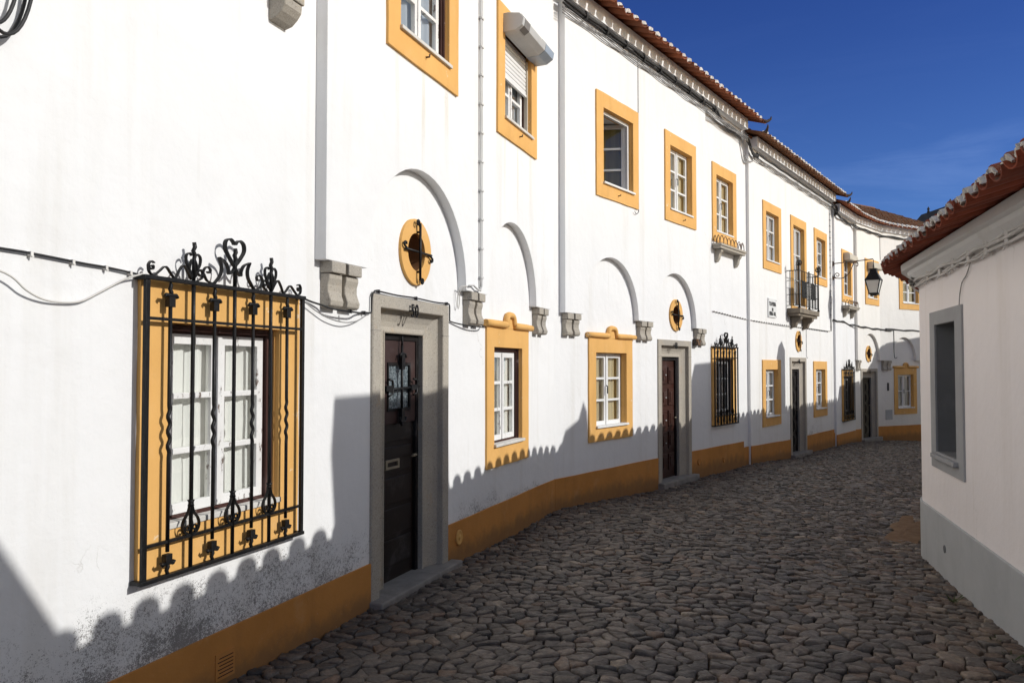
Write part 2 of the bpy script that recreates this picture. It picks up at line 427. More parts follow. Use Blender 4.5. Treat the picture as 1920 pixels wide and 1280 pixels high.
# ------------------------------------------------------------------ building parts
def window(H, fr, x0, x1, z0, z1, off, m=(.19, .19, .19, .2), style='old', curtain='curtain_linen', sill=.03, ped=False, depth=.10, leaves=2, rows=3, cut=None):
    """ochre surround standing proud of the wall, white casement behind it. off = how far the wall face lies in front of y=0"""
    a0, a1, b0, b1 = x0 + m[0], x1 - m[1], z0 + m[2], z1 - m[3]
    f = -off - .022
    mb = MB(fr)
    jit = lambda: rnd.uniform(-.004, .004)
    outer = jag([(x0 + jit(), z0 + jit()), (x1 + jit(), z0 + jit()), (x1 + jit(), z1 + jit()), (x0 + jit(), z1 + jit())], .16, .003, int(abs(x0) * 977))
    mb.plate([outer, rect(a0, a1, b0, b1)], f, -off + .01)
    mb.plate([rect(a0 - .03, a1 + .03, b0 - .03, b1 + .03), rect(a0 + .004, a1 - .004, b0 + .004, b1 - .004)], -off + .01, -off + depth + .12)
    w = mb.build('window', 'ochre_paint', H, .006)
    if ped:
        p = MB(fr); c = (x0 + x1) / 2; r_ = .038; y = -off - .03; e = .07
        zz = z1 + .03
        L = smooth_path([(x0 - e, zz), (c - .26, zz), (c - .15, zz + .01)], 3)
        left = [(x0 - e, y, zz), (x0 + .1, y, zz + .002), (c - .2, y, zz), (c - .1, y, zz + .005)]
        p.tube(left, [.034, .036, .038, .036], 10)
        p.tube([(2 * c - q[0], q[1], q[2]) for q in left], [.034, .036, .038, .036], 10)
        p.tube(smooth_path([(c - .19, y, zz), (c - .125, y, zz + .008), (c - .105, y, zz + .06), (c - .075, y, zz + .098), (c, y, zz + .108), (c + .075, y, zz + .098), (c + .105, y, zz + .06), (c + .125, y, zz + .008), (c + .19, y, zz)], 3), .034, 10)
        p.plate([[(c - .11, zz - .035), (c + .11, zz - .035), (c + .09, zz + .09), (c - .09, zz + .09)]], f - .004, -off)
        p.build('pediment', 'ochre_paint', w)
    y0 = -off + depth
    if style == 'old':
        MB(fr).moulding(a0 + .05, a1 - .05, b0 + .035, b1 - .05, [(0, y0 + .07), (0, y0 + .012), (.012, y0 + .012), (.012, y0 - .012), (.028, y0 - .012), (.028, y0 - .03), (.044, y0 - .03), (.044, y0 + .07)]).build('frame', 'brown_frame', w)
        c0, c1, d0, d1 = a0 + .05, a1 - .05, b0 + .035, b1 - .05; sm = 'peeling_white'
    else:
        c0, c1, d0, d1 = a0 + .008, a1 - .008, b0 + .01, b1 - .01; sm = 'white_gloss'
    sash = MB(fr); gl = MB(fr); n = leaves; lw = (c1 - c0) / n; st = .052 if style == 'old' else .058
    ym, yb = y0 + .006, y0 + .044
    def leaf(mb_, g_, l0, l1):
        holes = []; ph = (d1 - d0 - 2 * st - (rows - 1) * .03) / rows
        for q in range(rows):
            zz = d0 + st + q * (ph + .03); holes.append(rect(l0 + st, l1 - st, zz, zz + ph))
        mb_.plate([rect(l0, l1, d0, d1)] + holes, ym, yb)
        for h in holes:
            g_.add([(h[0][0], ym + .02, h[0][1]), (h[1][0], ym + .02, h[1][1]), (h[2][0], ym + .02, h[2][1]), (h[3][0], ym + .02, h[3][1])], [(0, 1, 2, 3)])
    if style == 'open':
        leaf(sash, gl, c1 - lw, c1)
        cu = MB(fr)
        ang = R(63); hp = Vector((c1 - .01, yb, 0))
        rot = Matrix.Translation(hp) @ Matrix.Rotation(-ang, 4, 'Z') @ Matrix.Translation(-hp)
        for q in (sash, gl): q.v = [rot @ p for p in q.v]
        cu.box(c1 - lw + .05, c1 - .05, yb + .02, yb + .024, d0 + .05, d1 - .05); cu.v = [rot @ p for p in cu.v]
        s = sash.build('casement', sm, w, .003); gl.build('pane', 'window_glass', w, recalc=False)
        cu.build('curtain', 'curtain_olive', w)
        fb = MB(fr).plate([rect(a0 + .008, a1 - .008, b0 + .008, b1 - .008), rect(a0 + .05, a1 - .05, b0 + .045, b1 - .05)], y0 - .02, y0 + .03)
        fb.build('frame', 'white_gloss', w, .004)
    else:
        for k in range(n): leaf(sash, gl, c0 + k * lw + (.002 if k else 0), c0 + (k + 1) * lw - (.002 if k < n - 1 else 0))
        if n == 2: sash.box((c0 + c1) / 2 - .018, (c0 + c1) / 2 + .018, ym - .012, ym - .0005, d0 + .004, d1 - .004)
        sash.build('casement', sm, w, .003); gl.build('pane', 'window_glass', w, recalc=False)
        if style == 'new':
            MB(fr).tube([((c0 + c1) / 2 - .03, ym - .02, (d0 + d1) / 2 + .05), ((c0 + c1) / 2 - .03, ym - .04, (d0 + d1) / 2 + .04), ((c0 + c1) / 2 - .03, ym - .04, (d0 + d1) / 2 - .06)], .009, 6).build('handle', 'wrought_iron', w)
        if curtain:
            cu = MB(fr); N = 36; vs = []; fs = []
            lo = b0 + .065 if curtain == 'curtain_linen' else b0 + .02
            for i in range(N + 1):
                x = c0 + .004 + (c1 - c0 - .008) * i / N
                yy = yb + .022 + .010 * math.sin(i * 1.35) + .008 * math.sin(i * .47 + x * 9)
                vs += [(x, yy, lo + .012 * math.sin(i * .4)), (x + .006 * math.sin(i), yy + .004, (lo + b1) / 2), (x, yy, b1)]
            for i in range(N):
                for k in range(2): fs.append((i * 3 + k, i * 3 + 3 + k, i * 3 + 4 + k, i * 3 + 1 + k))
            cu.add(vs, fs, True); cu.build('curtain', curtain, w, recalc=False)  # also builds the dark and beige sheets, which stand for rooms, not curtains
    # the room behind, seen through the glass
    yr = -off + depth + .13
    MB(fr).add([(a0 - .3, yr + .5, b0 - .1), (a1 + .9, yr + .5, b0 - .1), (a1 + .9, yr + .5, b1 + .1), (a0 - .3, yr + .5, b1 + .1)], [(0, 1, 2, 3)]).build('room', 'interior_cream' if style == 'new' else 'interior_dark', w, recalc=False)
    if sill:
        MB(fr).box(a0 - .015, a1 + .02, f - sill, y0 + .004, b0 - .012, b0 + .018).build('sill', 'sill_paint' if style == 'old' else 'white_gloss', w, .005)
    return w

def hoop(mb, pts, y, w=.016, th=.006): mb.ribbon([(p[0], p[1]) for p in smooth_path([(a, b, 0) for a, b in pts], 5)], w, th, y)

def grille(H, fr, x0, x1, z0, z1, D=.065, fine=True):
    """wrought iron window cage: seven bars, two thin rails, a heavy frame and a scrolled crest"""
    y = -D; nb = 8; st = (x1 - x0) / nb; zr0, zr1 = z0 + .165, z1 - .18
    g = MB(fr); t = .0135
    for x in (x0 + .006, x1 - .002): g.box(x - t, x + t, y - .010, y + .010, z0, z1 + .012)
    g.box(x0 - .018, x1 + .018, y - .014, y + .012, z1, z1 + .022)
    g.box(x0 - .018, x1 + .018, y - .014, y + .014, z0 - .010, z0 + .010)
    for x in (x0, x1):
        for z in (z0, z1 + .01): g.box(x - .014, x + .014, y, -.005, z - .01, z + .01)
    root = g.build('window_grille', 'wrought_iron', H, .003)
    for z in (zr0, zr1): MB(fr).box(x0, x1, y - .008, y + .008, z - .007, z + .007).build('rail', 'wrought_iron', root)
    sg = 1 if fine else 0
    for k in range(1, nb):
        x = x0 + k * st; b = MB(fr)
        if k % 2:      # short twisted bar with a cross-shaped flower at both ends
            zt, zb = zr1 + .15, zr0 - .14
            if fine:
                pts = [(x, y, zb + .09)]; za = zr0 + .40; zz = [za + .012 * i for i in range(22)]
                pts += [(x, y, zr0 + .38)] + [(x + .0075 * math.sin(i * 1.05) * min(1, i / 4, (21 - i) / 4), y, z) for i, z in enumerate(zz)] + [(x, y, zz[-1] + .02), (x, y, zt - .09)]
                b.tube(pts, .0098, 7)
            else: b.box(x - .0125, x + .0125, y - .0125, y + .0125, zb + .05, zt - .06)
            for sgn, zc in ((1, zt - .06), (-1, zb + .06)):
                b.box(x - .020, x + .020, y - .014, y + .014, zc - .030, zc + .020)
                z2 = zc + sgn * .022
                b.tube([(x - .042, y - .004, z2 - .006 * sgn), (x - .034, y - .004, z2 + .006 * sgn), (x, y - .004, z2 + .004), (x + .034, y - .004, z2 + .006 * sgn), (x + .042, y - .004, z2 - .006 * sgn)], .010, 6)
                b.tube([(x, y, z2), (x + .005, y, z2 + .02 * sgn), (x - .004, y, z2 + .036 * sgn), (x + .003, y, z2 + .05 * sgn), (x, y, z2 + .068 * sgn)], [.010, .011, .010, .010, .007], 6)
        else:          # tall bar from frame to frame with an onion loop at the foot
            b.tube([(x, y, z0), (x, y, zr0 + .5), (x + (.006 if k == 6 else 0), y, zr0 + .62), (x, y, zr1), (x, y, z1)], .0105 if fine else .0145, 7)
            b.lathe([(.017, 0), (.013, .012), (.013, .018), (.019, .03)], (x, y, zr0 + .145), 8)
            for s_ in (-1, 1):
                hoop(b, [(x + s_ * .008, zr0 + .15), (x + s_ * .02, zr0 + .115), (x + s_ * .05, zr0 + .078), (x + s_ * .058, zr0 + .045), (x + s_ * .042, zr0 + .016), (x + s_ * .008, zr0 + .006)], y + .008)
                if fine: hoop(b, spiral(x + s_ * .024, zr0 + .035, .020, .007, 270, 270 + s_ * 420, 10), y + .006, .012, .006)
        b.build('bar', 'wrought_iron', root)
    c = MB(fr); zc = z1 + .022
    def scroll(x, dx, h):   # wave strip along the top rail ending in a curl
        hoop(c, [(x, zc + h * .85), (x + dx * .10, zc + h), (x + dx * .22, zc + h * .8), (x + dx * .20, zc + h * .5), (x + dx * .05, zc + h * .42), (x - dx * .08, zc + h * .62), (x - dx * .12, zc + h * 1.0)], y + .012)
    for s_, xe in ((1, x0), (-1, x1)):
        hoop(c, [(xe + s_ * .030, zc + .050), (xe + s_ * .044, zc + .058), (xe + s_ * .046, zc + .040), (xe + s_ * .030, zc + .034), (xe + s_ * .016, zc + .055), (xe + s_ * .032, zc + .080), (xe + s_ * .052, zc + .072)][::-1], y + .012)
        hoop(c, [(xe + s_ * .016, zc + .055), (xe + s_ * .022, zc + .02), (xe + s_ * .05, zc + .003), (xe + s_ * .085, zc + .03), (xe + s_ * .125, zc + .062), (xe + s_ * .165, zc + .02), (xe + s_ * .19, zc + .004), (xe + s_ * .215, zc + .05), (xe + s_ * .245, zc + .085), (xe + s_ * .275, zc + .05), (xe + s_ * .30, zc + .006)], y + .012)
        xf = xe + s_ * 2 * st
        for q in (-1, 1):
            hoop(c, [(xf, zc + .01), (xf + q * .02, zc + .055), (xf + q * .046, zc + .10), (xf + q * .05, zc + .145), (xf + q * .028, zc + .165), (xf + q * .012, zc + .150)], y + .012)
            hoop(c, [(xf + q * .008, zc + .02), (xf + q * .028, zc + .05), (xf + q * .022, zc + .10), (xf + q * .008, zc + .13)], y + .012)
        c.tube([(xf, y, zc), (xf, y, zc + .13), (xf + .007, y, zc + .155), (xf - .006, y, zc + .18), (xf + .006, y, zc + .205), (xf, y, zc + .235)], [.010, .010, .011, .011, .011, .010], 6)
        hoop(c, [(xf + s_ * .03, zc + .055), (xf + s_ * .05, zc + .075), (xf + s_ * .068, zc + .055), (xf + s_ * .05, zc + .036), (xf + s_ * .035, zc + .05)], y + .012)
        hoop(c, [(xf + s_ * .03, zc + .004), (xf + s_ * .065, zc + .028), (xf + s_ * .075, zc + .075), (xf + s_ * .10, zc + .10), (xf + s_ * .125, zc + .085), (xf + s_ * .115, zc + .062), (xf + s_ * .10, zc + .07)], y + .012)
        hoop(c, [(xf + s_ * .075, zc + .055), (xf + s_ * .10, zc + .015), (xf + s_ * .135, zc + .004)], y + .012)
    xm = (x0 + x1) / 2
    for q in (-1, 1):
        hoop(c, [(xm, zc + .13), (xm + q * .035, zc + .17), (xm + q * .075, zc + .235), (xm + q * .072, zc + .29), (xm + q * .038, zc + .312), (xm + q * .012, zc + .292), (xm + q * .004, zc + .275)], y + .016, .024, .008)
        hoop(c, [(xm + q * .16, zc + .004), (xm + q * .115, zc + .06), (xm + q * .105, zc + .115), (xm + q * .125, zc + .17)], y + .012, .02, .008)
        hoop(c, [(xm + q * .125, zc + .17), (xm + q * .075, zc + .145), (xm + q * .052, zc + .105), (xm + q * .048, zc + .075), (xm + q * .02, zc + .095), (xm, zc + .125)], y + .012, .02, .008)
    c.tube([(xm, y, zc), (xm, y, zc + .15), (xm + .006, y, zc + .175), (xm - .006, y, zc + .2), (xm + .005, y, zc + .222), (xm, y, zc + .25)], [.011, .011, .012, .012, .012, .010], 6)
    for v in c.v: v.z = zc + (v.z - zc) * (.84 - .25 * max(0., v.z - zc - .2))
    c.build('crest', 'wrought_iron', root)
    return root

def oculus(H, fr, cx, cz, r=.265, ri=.15, y=0.):
    """round ochre opening with an iron cross in front"""
    o = MB(fr).plate([circ(cx, cz, r), circ(cx, cz, ri)], y - .025, y + .005)
    w = o.build('round_window', 'ochre_paint', H, .006)
    MB(fr).plate([circ(cx, cz, ri + .03), circ(cx, cz, ri + .001)], y + .004, y + .33).build('lining', 'niche_shade_brown', w)
    MB(fr).plate([circ(cx, cz, ri + .02, 32)], y + .325, y + .36).build('back_panel', 'niche_shade_brown', w)
    c = MB(fr); yy = y - .055
    L = r * .86
    c.tube([(cx, yy, cz - L), (cx, yy, cz + L)], .0105, 7)
    c.tube([(cx - L, yy + .012, cz), (cx + L, yy + .012, cz)], .0095, 7)
    for a in range(4):
        ca, sa = math.cos(a * PI / 2), math.sin(a * PI / 2)
        for q in ((-1, 1, -1, 1)[a],):
            P = [(L * .80, 0), (L * .95, q * .012), (L + .02, q * .028), (L + .014, q * .05), (L - .012, q * .052), (L - .016, q * .034)]
            pts = smooth_path([(cx + ca * u - sa * v, yy + (.012 if a % 2 == 0 else 0), cz + sa * u + ca * v) for u, v in P], 3)
            c.tube(pts, .0085, 6)
    for sx, sz in ((0, .6), (0, -.6)): c.box(cx - .008, cx + .008, yy, y - .02, cz + sz * r - .008, cz + sz * r + .008)
    c.build('iron_cross', 'wrought_iron', w)
    return w

def corbel(H, fr, x0, x1, zt, h=.30, D=.095, y=0.):
    """granite corbel: cap block over two rolled lobes with a groove between"""
    c = MB(fr); g = .019; mid = (x0 + x1) / 2
    for a, b in ((x0, mid - g), (mid + g, x1)):
        c.box(a, b, y - D, y + .02, zt - .075, zt - .001)
        pr = [(y + .02, zt - .078), (y - D * .74, zt - .078)]
        pts = [(-.60, -.11), (-.50, -.15), (-.50, -.19), (-.60, -.225), (-.70, -.255), (-.66, -.285), (-.50, -.298)]
        pr += [(y + D * a_ * 1.25, zt + b_ * h / .3) for a_, b_ in pts] + [(y + .02, zt - h)]
        c.prism(pr, a + .006, b - .006)
    c.box(mid - g - .003, mid + g + .003, y - D * .42, y + .02, zt - h + .02, zt - .002)
    return c.build('corbel', 'granite', H, .007, 2)

def door(H, fr, x0, x1, z0, z1, kind=0, num=None, mi=.33, top=.27):
    a0, a1, zt = x0 + mi, x1 - mi, z1 - top
    d = MB(fr)
    y = .018
    prof = [(0, .26), (0, .066), (.016, .060), (.022, .072), (.06, .080), (.11, .073), (.16, .056), (.20, .036), (.208, .028), (.213, -.016), (.222, -.022), (mi - .008, -.022), (mi, -.014), (mi, .03)]
    k = top / mi
    rings = []
    for u, yy in prof: rings.append([(a0 - u, yy, z0), (a0 - u, yy, zt + u * k), (a1 + u, yy, zt + u * k), (a1 + u, yy, z0)])
    vs = [p for r_ in rings for p in r_]; m = len(prof); fs = []
    for i in range(m):
        j = (i + 1) % m
        for q in range(3): fs.append((i * 4 + q, i * 4 + q + 1, j * 4 + q + 1, j * 4 + q))
    fs += [tuple(i * 4 for i in range(m)), tuple(i * 4 + 3 for i in range(m))[::-1]]
    d.add(vs, fs)
    ds = d.build('door', 'granite', H, .003)
    for xa, xb in ((x0 - .001, x0 + .118), (x1 - .118, x1 + .001)): MB(fr).box(xa, xb, -.0226, -.002, zt + .004, zt + .009).build('joint', 'granite_worn', ds)
    MB(fr).box(x0 - .02, x1 + .09, -.12, .28, z0 - .1, z0 + .045).build('doorstep', 'granite_worn', ds, .014)
    # leaf
    lf = MB(fr); yl = .135; zb = z0 + .045
    mats = ['brown_door', 'red_door', 'dark_door', 'dark_door']
    lf.box(a0 - .02, a1 + .02, yl, yl + .05, zb, zt + .02)
    fr_m = MB(fr); fr_m.moulding(a0 + .045, a1 - .045, zb, zt - .05, [(0, yl), (0, yl - .03), (.044, yl - .03), (.044, yl)], False)
    if kind == 0:
        for i in range(5):
            zc = zb + .12 + i * .24
            lf.box(a0 + .10, a1 - .10, yl - .016, yl, zc, zc + .20)
        leafo = lf.build('leaf', 'brown_door', ds, .006)
        fr_m.build('door_frame', 'dark_door', ds, .004)
        gx0, gx1, gz0, gz1 = a0 + .12, a1 - .14, zb + 1.32, zb + 1.70
        MB(fr).plate([rect(a0 + .047, a1 - .047, zb + 1.22, zt - .052), rect(gx0, gx1, gz0, gz1)], yl - .022, yl - .001).build('upper_panel', 'door_upper', ds, .004)
        MB(fr).plate([rect(gx0, gx1, gz0, gz1), rect(gx0 + .02, gx1 - .02, gz0 + .02, gz1 - .02)], yl - .03, yl - .0005).build('pane_frame', 'dark_door', ds)
        MB(fr).box(gx0 + .02, gx1 - .02, yl - .012, yl - .002, gz0 + .02, gz1 - .02).build('pane', 'frosted_glass', ds)
        c = MB(fr); xc, yc = (gx0 + gx1) / 2, yl - .05; zc = (gz0 + gz1) / 2
        c.tube([(xc, yc, gz0 - .12), (xc, yc, gz1 + .14)], .011, 7)
        c.tube([(a0 + .05, yc, zc - .02), (gx1 + .11, yc, zc - .005)], .011, 7)
        for z_, s_ in ((gz1 + .02, 1), (gz0 - .03, -1)):
            c.box(xc - .026, xc + .026, yc - .016, yc + .012, z_ - .075, z_ + .05)
            c.tube([(xc - .05, yc - .01, z_ + .02 * s_), (xc - .04, yc - .01, z_ + .05 * s_), (xc, yc - .01, z_ + .055 * s_), (xc + .04, yc - .01, z_ + .05 * s_), (xc + .05, yc - .01, z_ + .02 * s_)], .009, 6)
        for x_ in (gx1 + .01, a0 + .1):
            c.box(x_ - .06, x_ + .04, yc - .014, yc + .01, zc - .03, zc + .012)
            c.tube([(x_ - .02, yc - .01, zc - .07), (x_ + .04, yc - .01, zc - .055), (x_ + .05, yc - .01, zc), (x_ + .04, yc - .01, zc + .05), (x_ - .02, yc - .01, zc + .06)], .009, 6)
        c.tube([(xc, yc, gz1 + .14), (xc + .006, yc, gz1 + .16), (xc - .005, yc, gz1 + .19), (xc, yc, gz1 + .21)], .009, 6)
        c.build('iron_cross', 'wrought_iron', ds)
        MB(fr).plate([rect(a0 + .10, a0 + .32, zb + .87, zb + .945), rect(a0 + .125, a0 + .295, zb + .89, zb + .925)], yl - .03, yl - .015).build('letter_plate', 'brass_plate', ds, .003)
    else:
        for i in range(5):
            for q in range(2):
                w2 = (a1 - a0 - .24) / 2; xq = a0 + .09 + q * (w2 + .06); zc = zb + .12 + i * (zt - zb - .2) / 5
                lf.box(xq, xq + w2, yl - .02, yl, zc, zc + (zt - zb - .2) / 5 - .08)
                lf.box(xq + .04, xq + w2 - .04, yl - .032, yl - .018, zc + .05, zc + (zt - zb - .2) / 5 - .13)
        leafo = lf.build('leaf', mats[kind], ds, .005)
        fr_m.build('door_frame', 'dark_door', ds, .004)
        for i in range(4 if kind == 1 else 0): MB(fr).lathe([(.016, 0), (.018, .01), (.006, .02)], (a0 + .22, yl - .03, zb + .55 + i * .36), 8).build('stud', 'aluminium', ds)
    hn = MB(fr); hn.tube([(a1 - .10, yl - .03, zb + .95), (a1 - .10, yl - .06, zb + .95), (a1 - .17, yl - .065, zb + .95)], .011, 6); hn.build('handle', 'brass_plate', ds)
    if num:
        number(H, fr, num, (x0 + x1) / 2 - .045, z1 - .140, -.046, .150)
    return ds

def text_mesh(txt, size, depth, sx=1., bold=0.):
    cu = bpy.data.curves.new('lettering', 'FONT'); cu.body = txt; cu.size = size; cu.offset = bold; cu.extrude = depth; cu.align_x = 'CENTER'; cu.space_character = 1.18
    o = bpy.data.objects.new('lettering', cu); COL.objects.link(o)
    dg = bpy.context.evaluated_depsgraph_get(); me = bpy.data.meshes.new_from_object(o.evaluated_get(dg))
    bpy.data.objects.remove(o); bpy.data.curves.remove(cu)
    vs = [(v.co.x * sx, -v.co.z, v.co.y) for v in me.vertices]; fs = [tuple(p.vertices) for p in me.polygons]
    bpy.data.meshes.remove(me); return vs, fs
def number(H, fr, txt, x, z, y, size):
    vs, fs = text_mesh(txt, size, .004, .78)
    mb = MB(fr); mb.add([(x + a, y + b, z + c) for a, b, c in vs], fs)
    for s_ in (-.3, .3): mb.box(x + s_ * size * len(txt) * .5 - .004, x + s_ * size * len(txt) * .5 + .004, y, y + .03, z + size * .3, z + size * .37)
    return mb.build('house_number', 'wrought_iron', H)

def shelf(H, fr, x0, x1, z, D=.22):
    """stone plant shelf on two brackets with low iron hoops"""
    s = MB(fr).box(x0, x1, -D, -.0, z - .075, z)
    s.box(x0 - .02, x1 + .02, -D - .02, 0., z - .03, z + .012)
    sh = s.build('plant_shelf', 'granite', H, .008)
    for x in (x0 + .12, x1 - .22):
        MB(fr).prism([(0., z - .078), (-D + .03, z - .078), (-D + .04, z - .12), (-D * .55, z - .16), (-D * .45, z - .24), (-D * .2, z - .30), (0., z - .30)], x, x + .11).build('bracket', 'granite', sh, .006)
    h = MB(fr); n = 7
    for i in range(n):
        a = x0 + .03 + (x1 - x0 - .06) * i / n; b = a + (x1 - x0 - .06) / n
        h.tube(smooth_path([(a, -D + .02, z), (a + .01, -D + .02, z + .10), ((a + b) / 2, -D + .02, z + .16), (b - .01, -D + .02, z + .10), (b, -D + .02, z)], 3), .007, 5)
    for x in (x0 + .02, x1 - .02):
        for i in range(2):
            a = -D + .02 + i * (D - .04) / 2; b = a + (D - .04) / 2
            h.tube(smooth_path([(x, a, z), (x, a + .01, z + .10), (x, (a + b) / 2, z + .16), (x, b - .01, z + .10), (x, b, z)], 3), .007, 5)
    h.build('hoop_rail', 'rusty_iron', sh)
    return sh

# ---- roofs: pans and covers laid one by one along an eave path
def resample(pts, step):
    P = [Vector((p[0], p[1], p[2] if len(p) > 2 else 0)) for p in pts]; out = []; need = 0.
    for i in range(len(P) - 1):
        a, b = P[i], P[i + 1]; L = (b - a).length; d = need
        while d < L:
            out.append(a + (b - a) * (d / L)); d += step
        need = d - L
    return out
def tile_roof(H, pts, side, up_len, pitch, mat='roof_tile', pitch_w=.24, tl=.40, mortar=True, under=False, eave_mat=None, name='roof', seed=1, end_hooks=True, back=True):
    """pts: eave line (x,y,z) in the world; side=+1 when the roof climbs to the left of the path direction, -1 to the right"""
    rr = random.Random(seed)
    S = resample(smooth_path([Vector(p) for p in pts], 6), pitch_w); n = len(S)
    dirs = []
    for i in range(n):
        t = (S[min(n - 1, i + 2)] - S[max(0, i - 2)]); t.z = 0; dirs.append(t.normalized())
    cp, sp_ = math.cos(pitch), math.sin(pitch)
    tl_n = max(1, int(round(up_len / (tl * .86))))
    T = MB(); MO = MB(); TE = MB()
    for i in range(n):
        d = dirs[i]; inn = Vector((-d.y, d.x, 0)) * side
        up = inn * cp + Vector((0, 0, sp_)); nr = -inn * sp_ + Vector((0, 0, cp))
        for kind in (0, 1):
            P0 = S[i] + (d * pitch_w * .5 if kind else Vector())
            if kind and i == n - 1: continue
            for k in range(tl_n):
                L0 = k * tl * .86 + ((.03 if under else .095) if kind else 0.) ; tone = rr.random() ** 1.2
                ra, rb = (.102, .088) if kind == 0 else (.088, .070)
                jd = d * rr.uniform(-.011, .011); lift = rr.uniform(0, .012) + k * .0; skew = rr.uniform(-.016, .016)
                ns = 7 if k == 0 else 5; vs = []
                for q, (l, r_, li) in enumerate(((L0 + rr.uniform(-.018, .018), ra if kind else rb, .016), (L0 + tl, rb if kind else ra, 0.))):
                    if kind == 0: r_ = ra if q == 0 else rb
                    for lay in (0, 1):
                        for s_ in range(ns + 1):
                            a = PI * s_ / ns; rad = r_ - lay * .013
                            x = -math.cos(a) * rad; h = math.sin(a) * rad * .82
                            if kind == 0: h = -h * .70 + .062
                            else: h = h * (.86 if under else .86) + .038
                            vs.append(P0 + jd + d * (x + skew * q) + up * l + nr * (h + li + lift))
                m = ns + 1; fs = []
                for s_ in range(ns):
                    fs += [(s_, s_ + 1, 2 * m + s_ + 1, 2 * m + s_), (m + s_, 3 * m + s_, 3 * m + s_ + 1, m + s_ + 1), (s_, m + s_, m + s_ + 1, s_ + 1), (2 * m + s_, 2 * m + s_ + 1, 3 * m + s_ + 1, 3 * m + s_)]
                for e in (0, ns): fs.append((e, 2 * m + e, 3 * m + e, m + e))
                (TE if eave_mat and k == 0 and kind == 0 else T).add(vs, fs, False, .02 + tone * .96)
                if kind and k == 0 and mortar:
                    nn = 5 if under else 9
                    for a0_, a1_ in (((.10, .42), (.58, .90)) if under else ((0., 1.),)):
                        vs = []; grow = rr.uniform(-.003, .006)
                        for yy in (L0 - .030, L0 + .05):
                            for r_o in ((ra - .006, ra - .024) if under else (ra + .010, ra - .030)):
                                for s_ in range(nn + 1):
                                    a = PI * (a0_ + (a1_ - a0_) * s_ / nn); x = -math.cos(a) * (r_o + grow); h = math.sin(a) * (r_o + grow) * ((.80 if under else .80) if r_o > ra - .01 else (.66 if under else .62)) + (.022 if under else .030) + rr.uniform(-.004, .004)
                                    vs.append(P0 + jd + d * x + up * (yy + rr.uniform(-.006, .006)) + nr * (h + .018 + lift))
                        m2 = nn + 1; fs = []
                        for s_ in range(nn):
                            fs += [(s_, s_ + 1, m2 + s_ + 1, m2 + s_), (2 * m2 + s_, 3 * m2 + s_, 3 * m2 + s_ + 1, 2 * m2 + s_ + 1), (s_, 2 * m2 + s_, 2 * m2 + s_ + 1, s_ + 1), (m2 + s_, m2 + s_ + 1, 3 * m2 + s_ + 1, 3 * m2 + s_)]
                        for e in (0, nn): fs.append((e, m2 + e, 3 * m2 + e, 2 * m2 + e))
                        MO.add(vs, fs)
    # boarding under the tiles, up to the ridge and down behind
    bd = MB(); vs = []; A = .34; tot = tl_n * tl * .86 + .05
    for i in range(n):
        d = dirs[i]; inn = Vector((-d.y, d.x, 0)) * side; up = inn * cp + Vector((0, 0, sp_)); nr = -inn * sp_ + Vector((0, 0, cp))
        for l, h in ((A, -.022), (tot, -.022), (tot, -.06), (A, -.06)): vs.append(S[i] + up * l + nr * h)
    fs = [(i * 4 + k, i * 4 + (k + 1) % 4, i * 4 + 4 + (k + 1) % 4, i * 4 + 4 + k) for i in range(n - 1) for k in range(4)]
    fs += [(0, 1, 2, 3), tuple((n - 1) * 4 + k for k in range(4))]
    r_ = T.build(name, mat, H, recalc=False)
    bd.add(vs, fs); bd.build('boarding', mat, r_)
    if eave_mat: TE.build('eave_tiles', eave_mat, r_, recalc=False)
    if mortar: MO.build('mortar_edge', 'mortar_grey' if under else 'mortar_white', r_)
    # ridge roll
    rg = MB(); rp = []
    for i in range(n):
        d = dirs[i]; inn = Vector((-d.y, d.x, 0)) * side; up = inn * cp + Vector((0, 0, sp_)); rp.append(S[i] + up * tot + Vector((0, 0, .03)))
    rg.tube(rp[::2] + [rp[-1]], .11, 8); rg.build('ridge', mat, r_)
    if back:
        bk = MB(); vs = []
        for i in range(n):
            d = dirs[i]; inn = Vector((-d.y, d.x, 0)) * side; p = rp[i]
            vs += [p, p + inn * 2.6 - Vector((0, 0, 2.6 * sp_ / cp))]
        bk.add(vs, [(2 * i, 2 * i + 1, 2 * i + 3, 2 * i + 2) for i in range(n - 1)]); bk.build('back_slope', 'dark_tile', r_, recalc=False)
    if end_hooks:
        for i, sg in ((0, -1), (n - 1, 1)):
            hk = MB(); d = dirs[i] * sg; inn = Vector((-dirs[i].y, dirs[i].x, 0)) * side; p = S[i] + d * .08 + Vector((0, 0, .10))
            o = (d * .8 - inn * .6).normalized(); q_ = .62
            hk.tube(smooth_path([p - o * .12 * q_, p + o * .02 - Vector((0, 0, .01)), p + o * .12 * q_ + Vector((0, 0, .015)), p + o * .19 * q_ + Vector((0, 0, .05)), p + o * .21 * q_ + Vector((0, 0, .10))], 3), [.036] * 4 + [.03] * 3 + [.022] * 3 + [.014] * 2 + [.006], 7)
            hk.build('corner_finial', 'dark_tile', r_)
    return r_

def clipped_bundle(mb_list, pts, y_dirs=None): pass
def strand(mb, pts, r, amp=.012, n=4, seed=0, freq=1.3, ph=0.):
    """one cable of a bundle, wandering a little round the path"""
    rr = random.Random(seed); P = smooth_path([Vector(p) for p in pts], n); out = []
    L = 0.
    for i, p in enumerate(P):
        if i: L += (p - P[i - 1]).length
        out.append(p + Vector((0, rr.uniform(-.2, .2) * amp + math.cos(L * freq * 6 + ph) * amp * .6, math.sin(L * freq * 5 + ph) * amp + rr.uniform(-.3, .3) * amp)))
    mb.tube(out, r, 6)

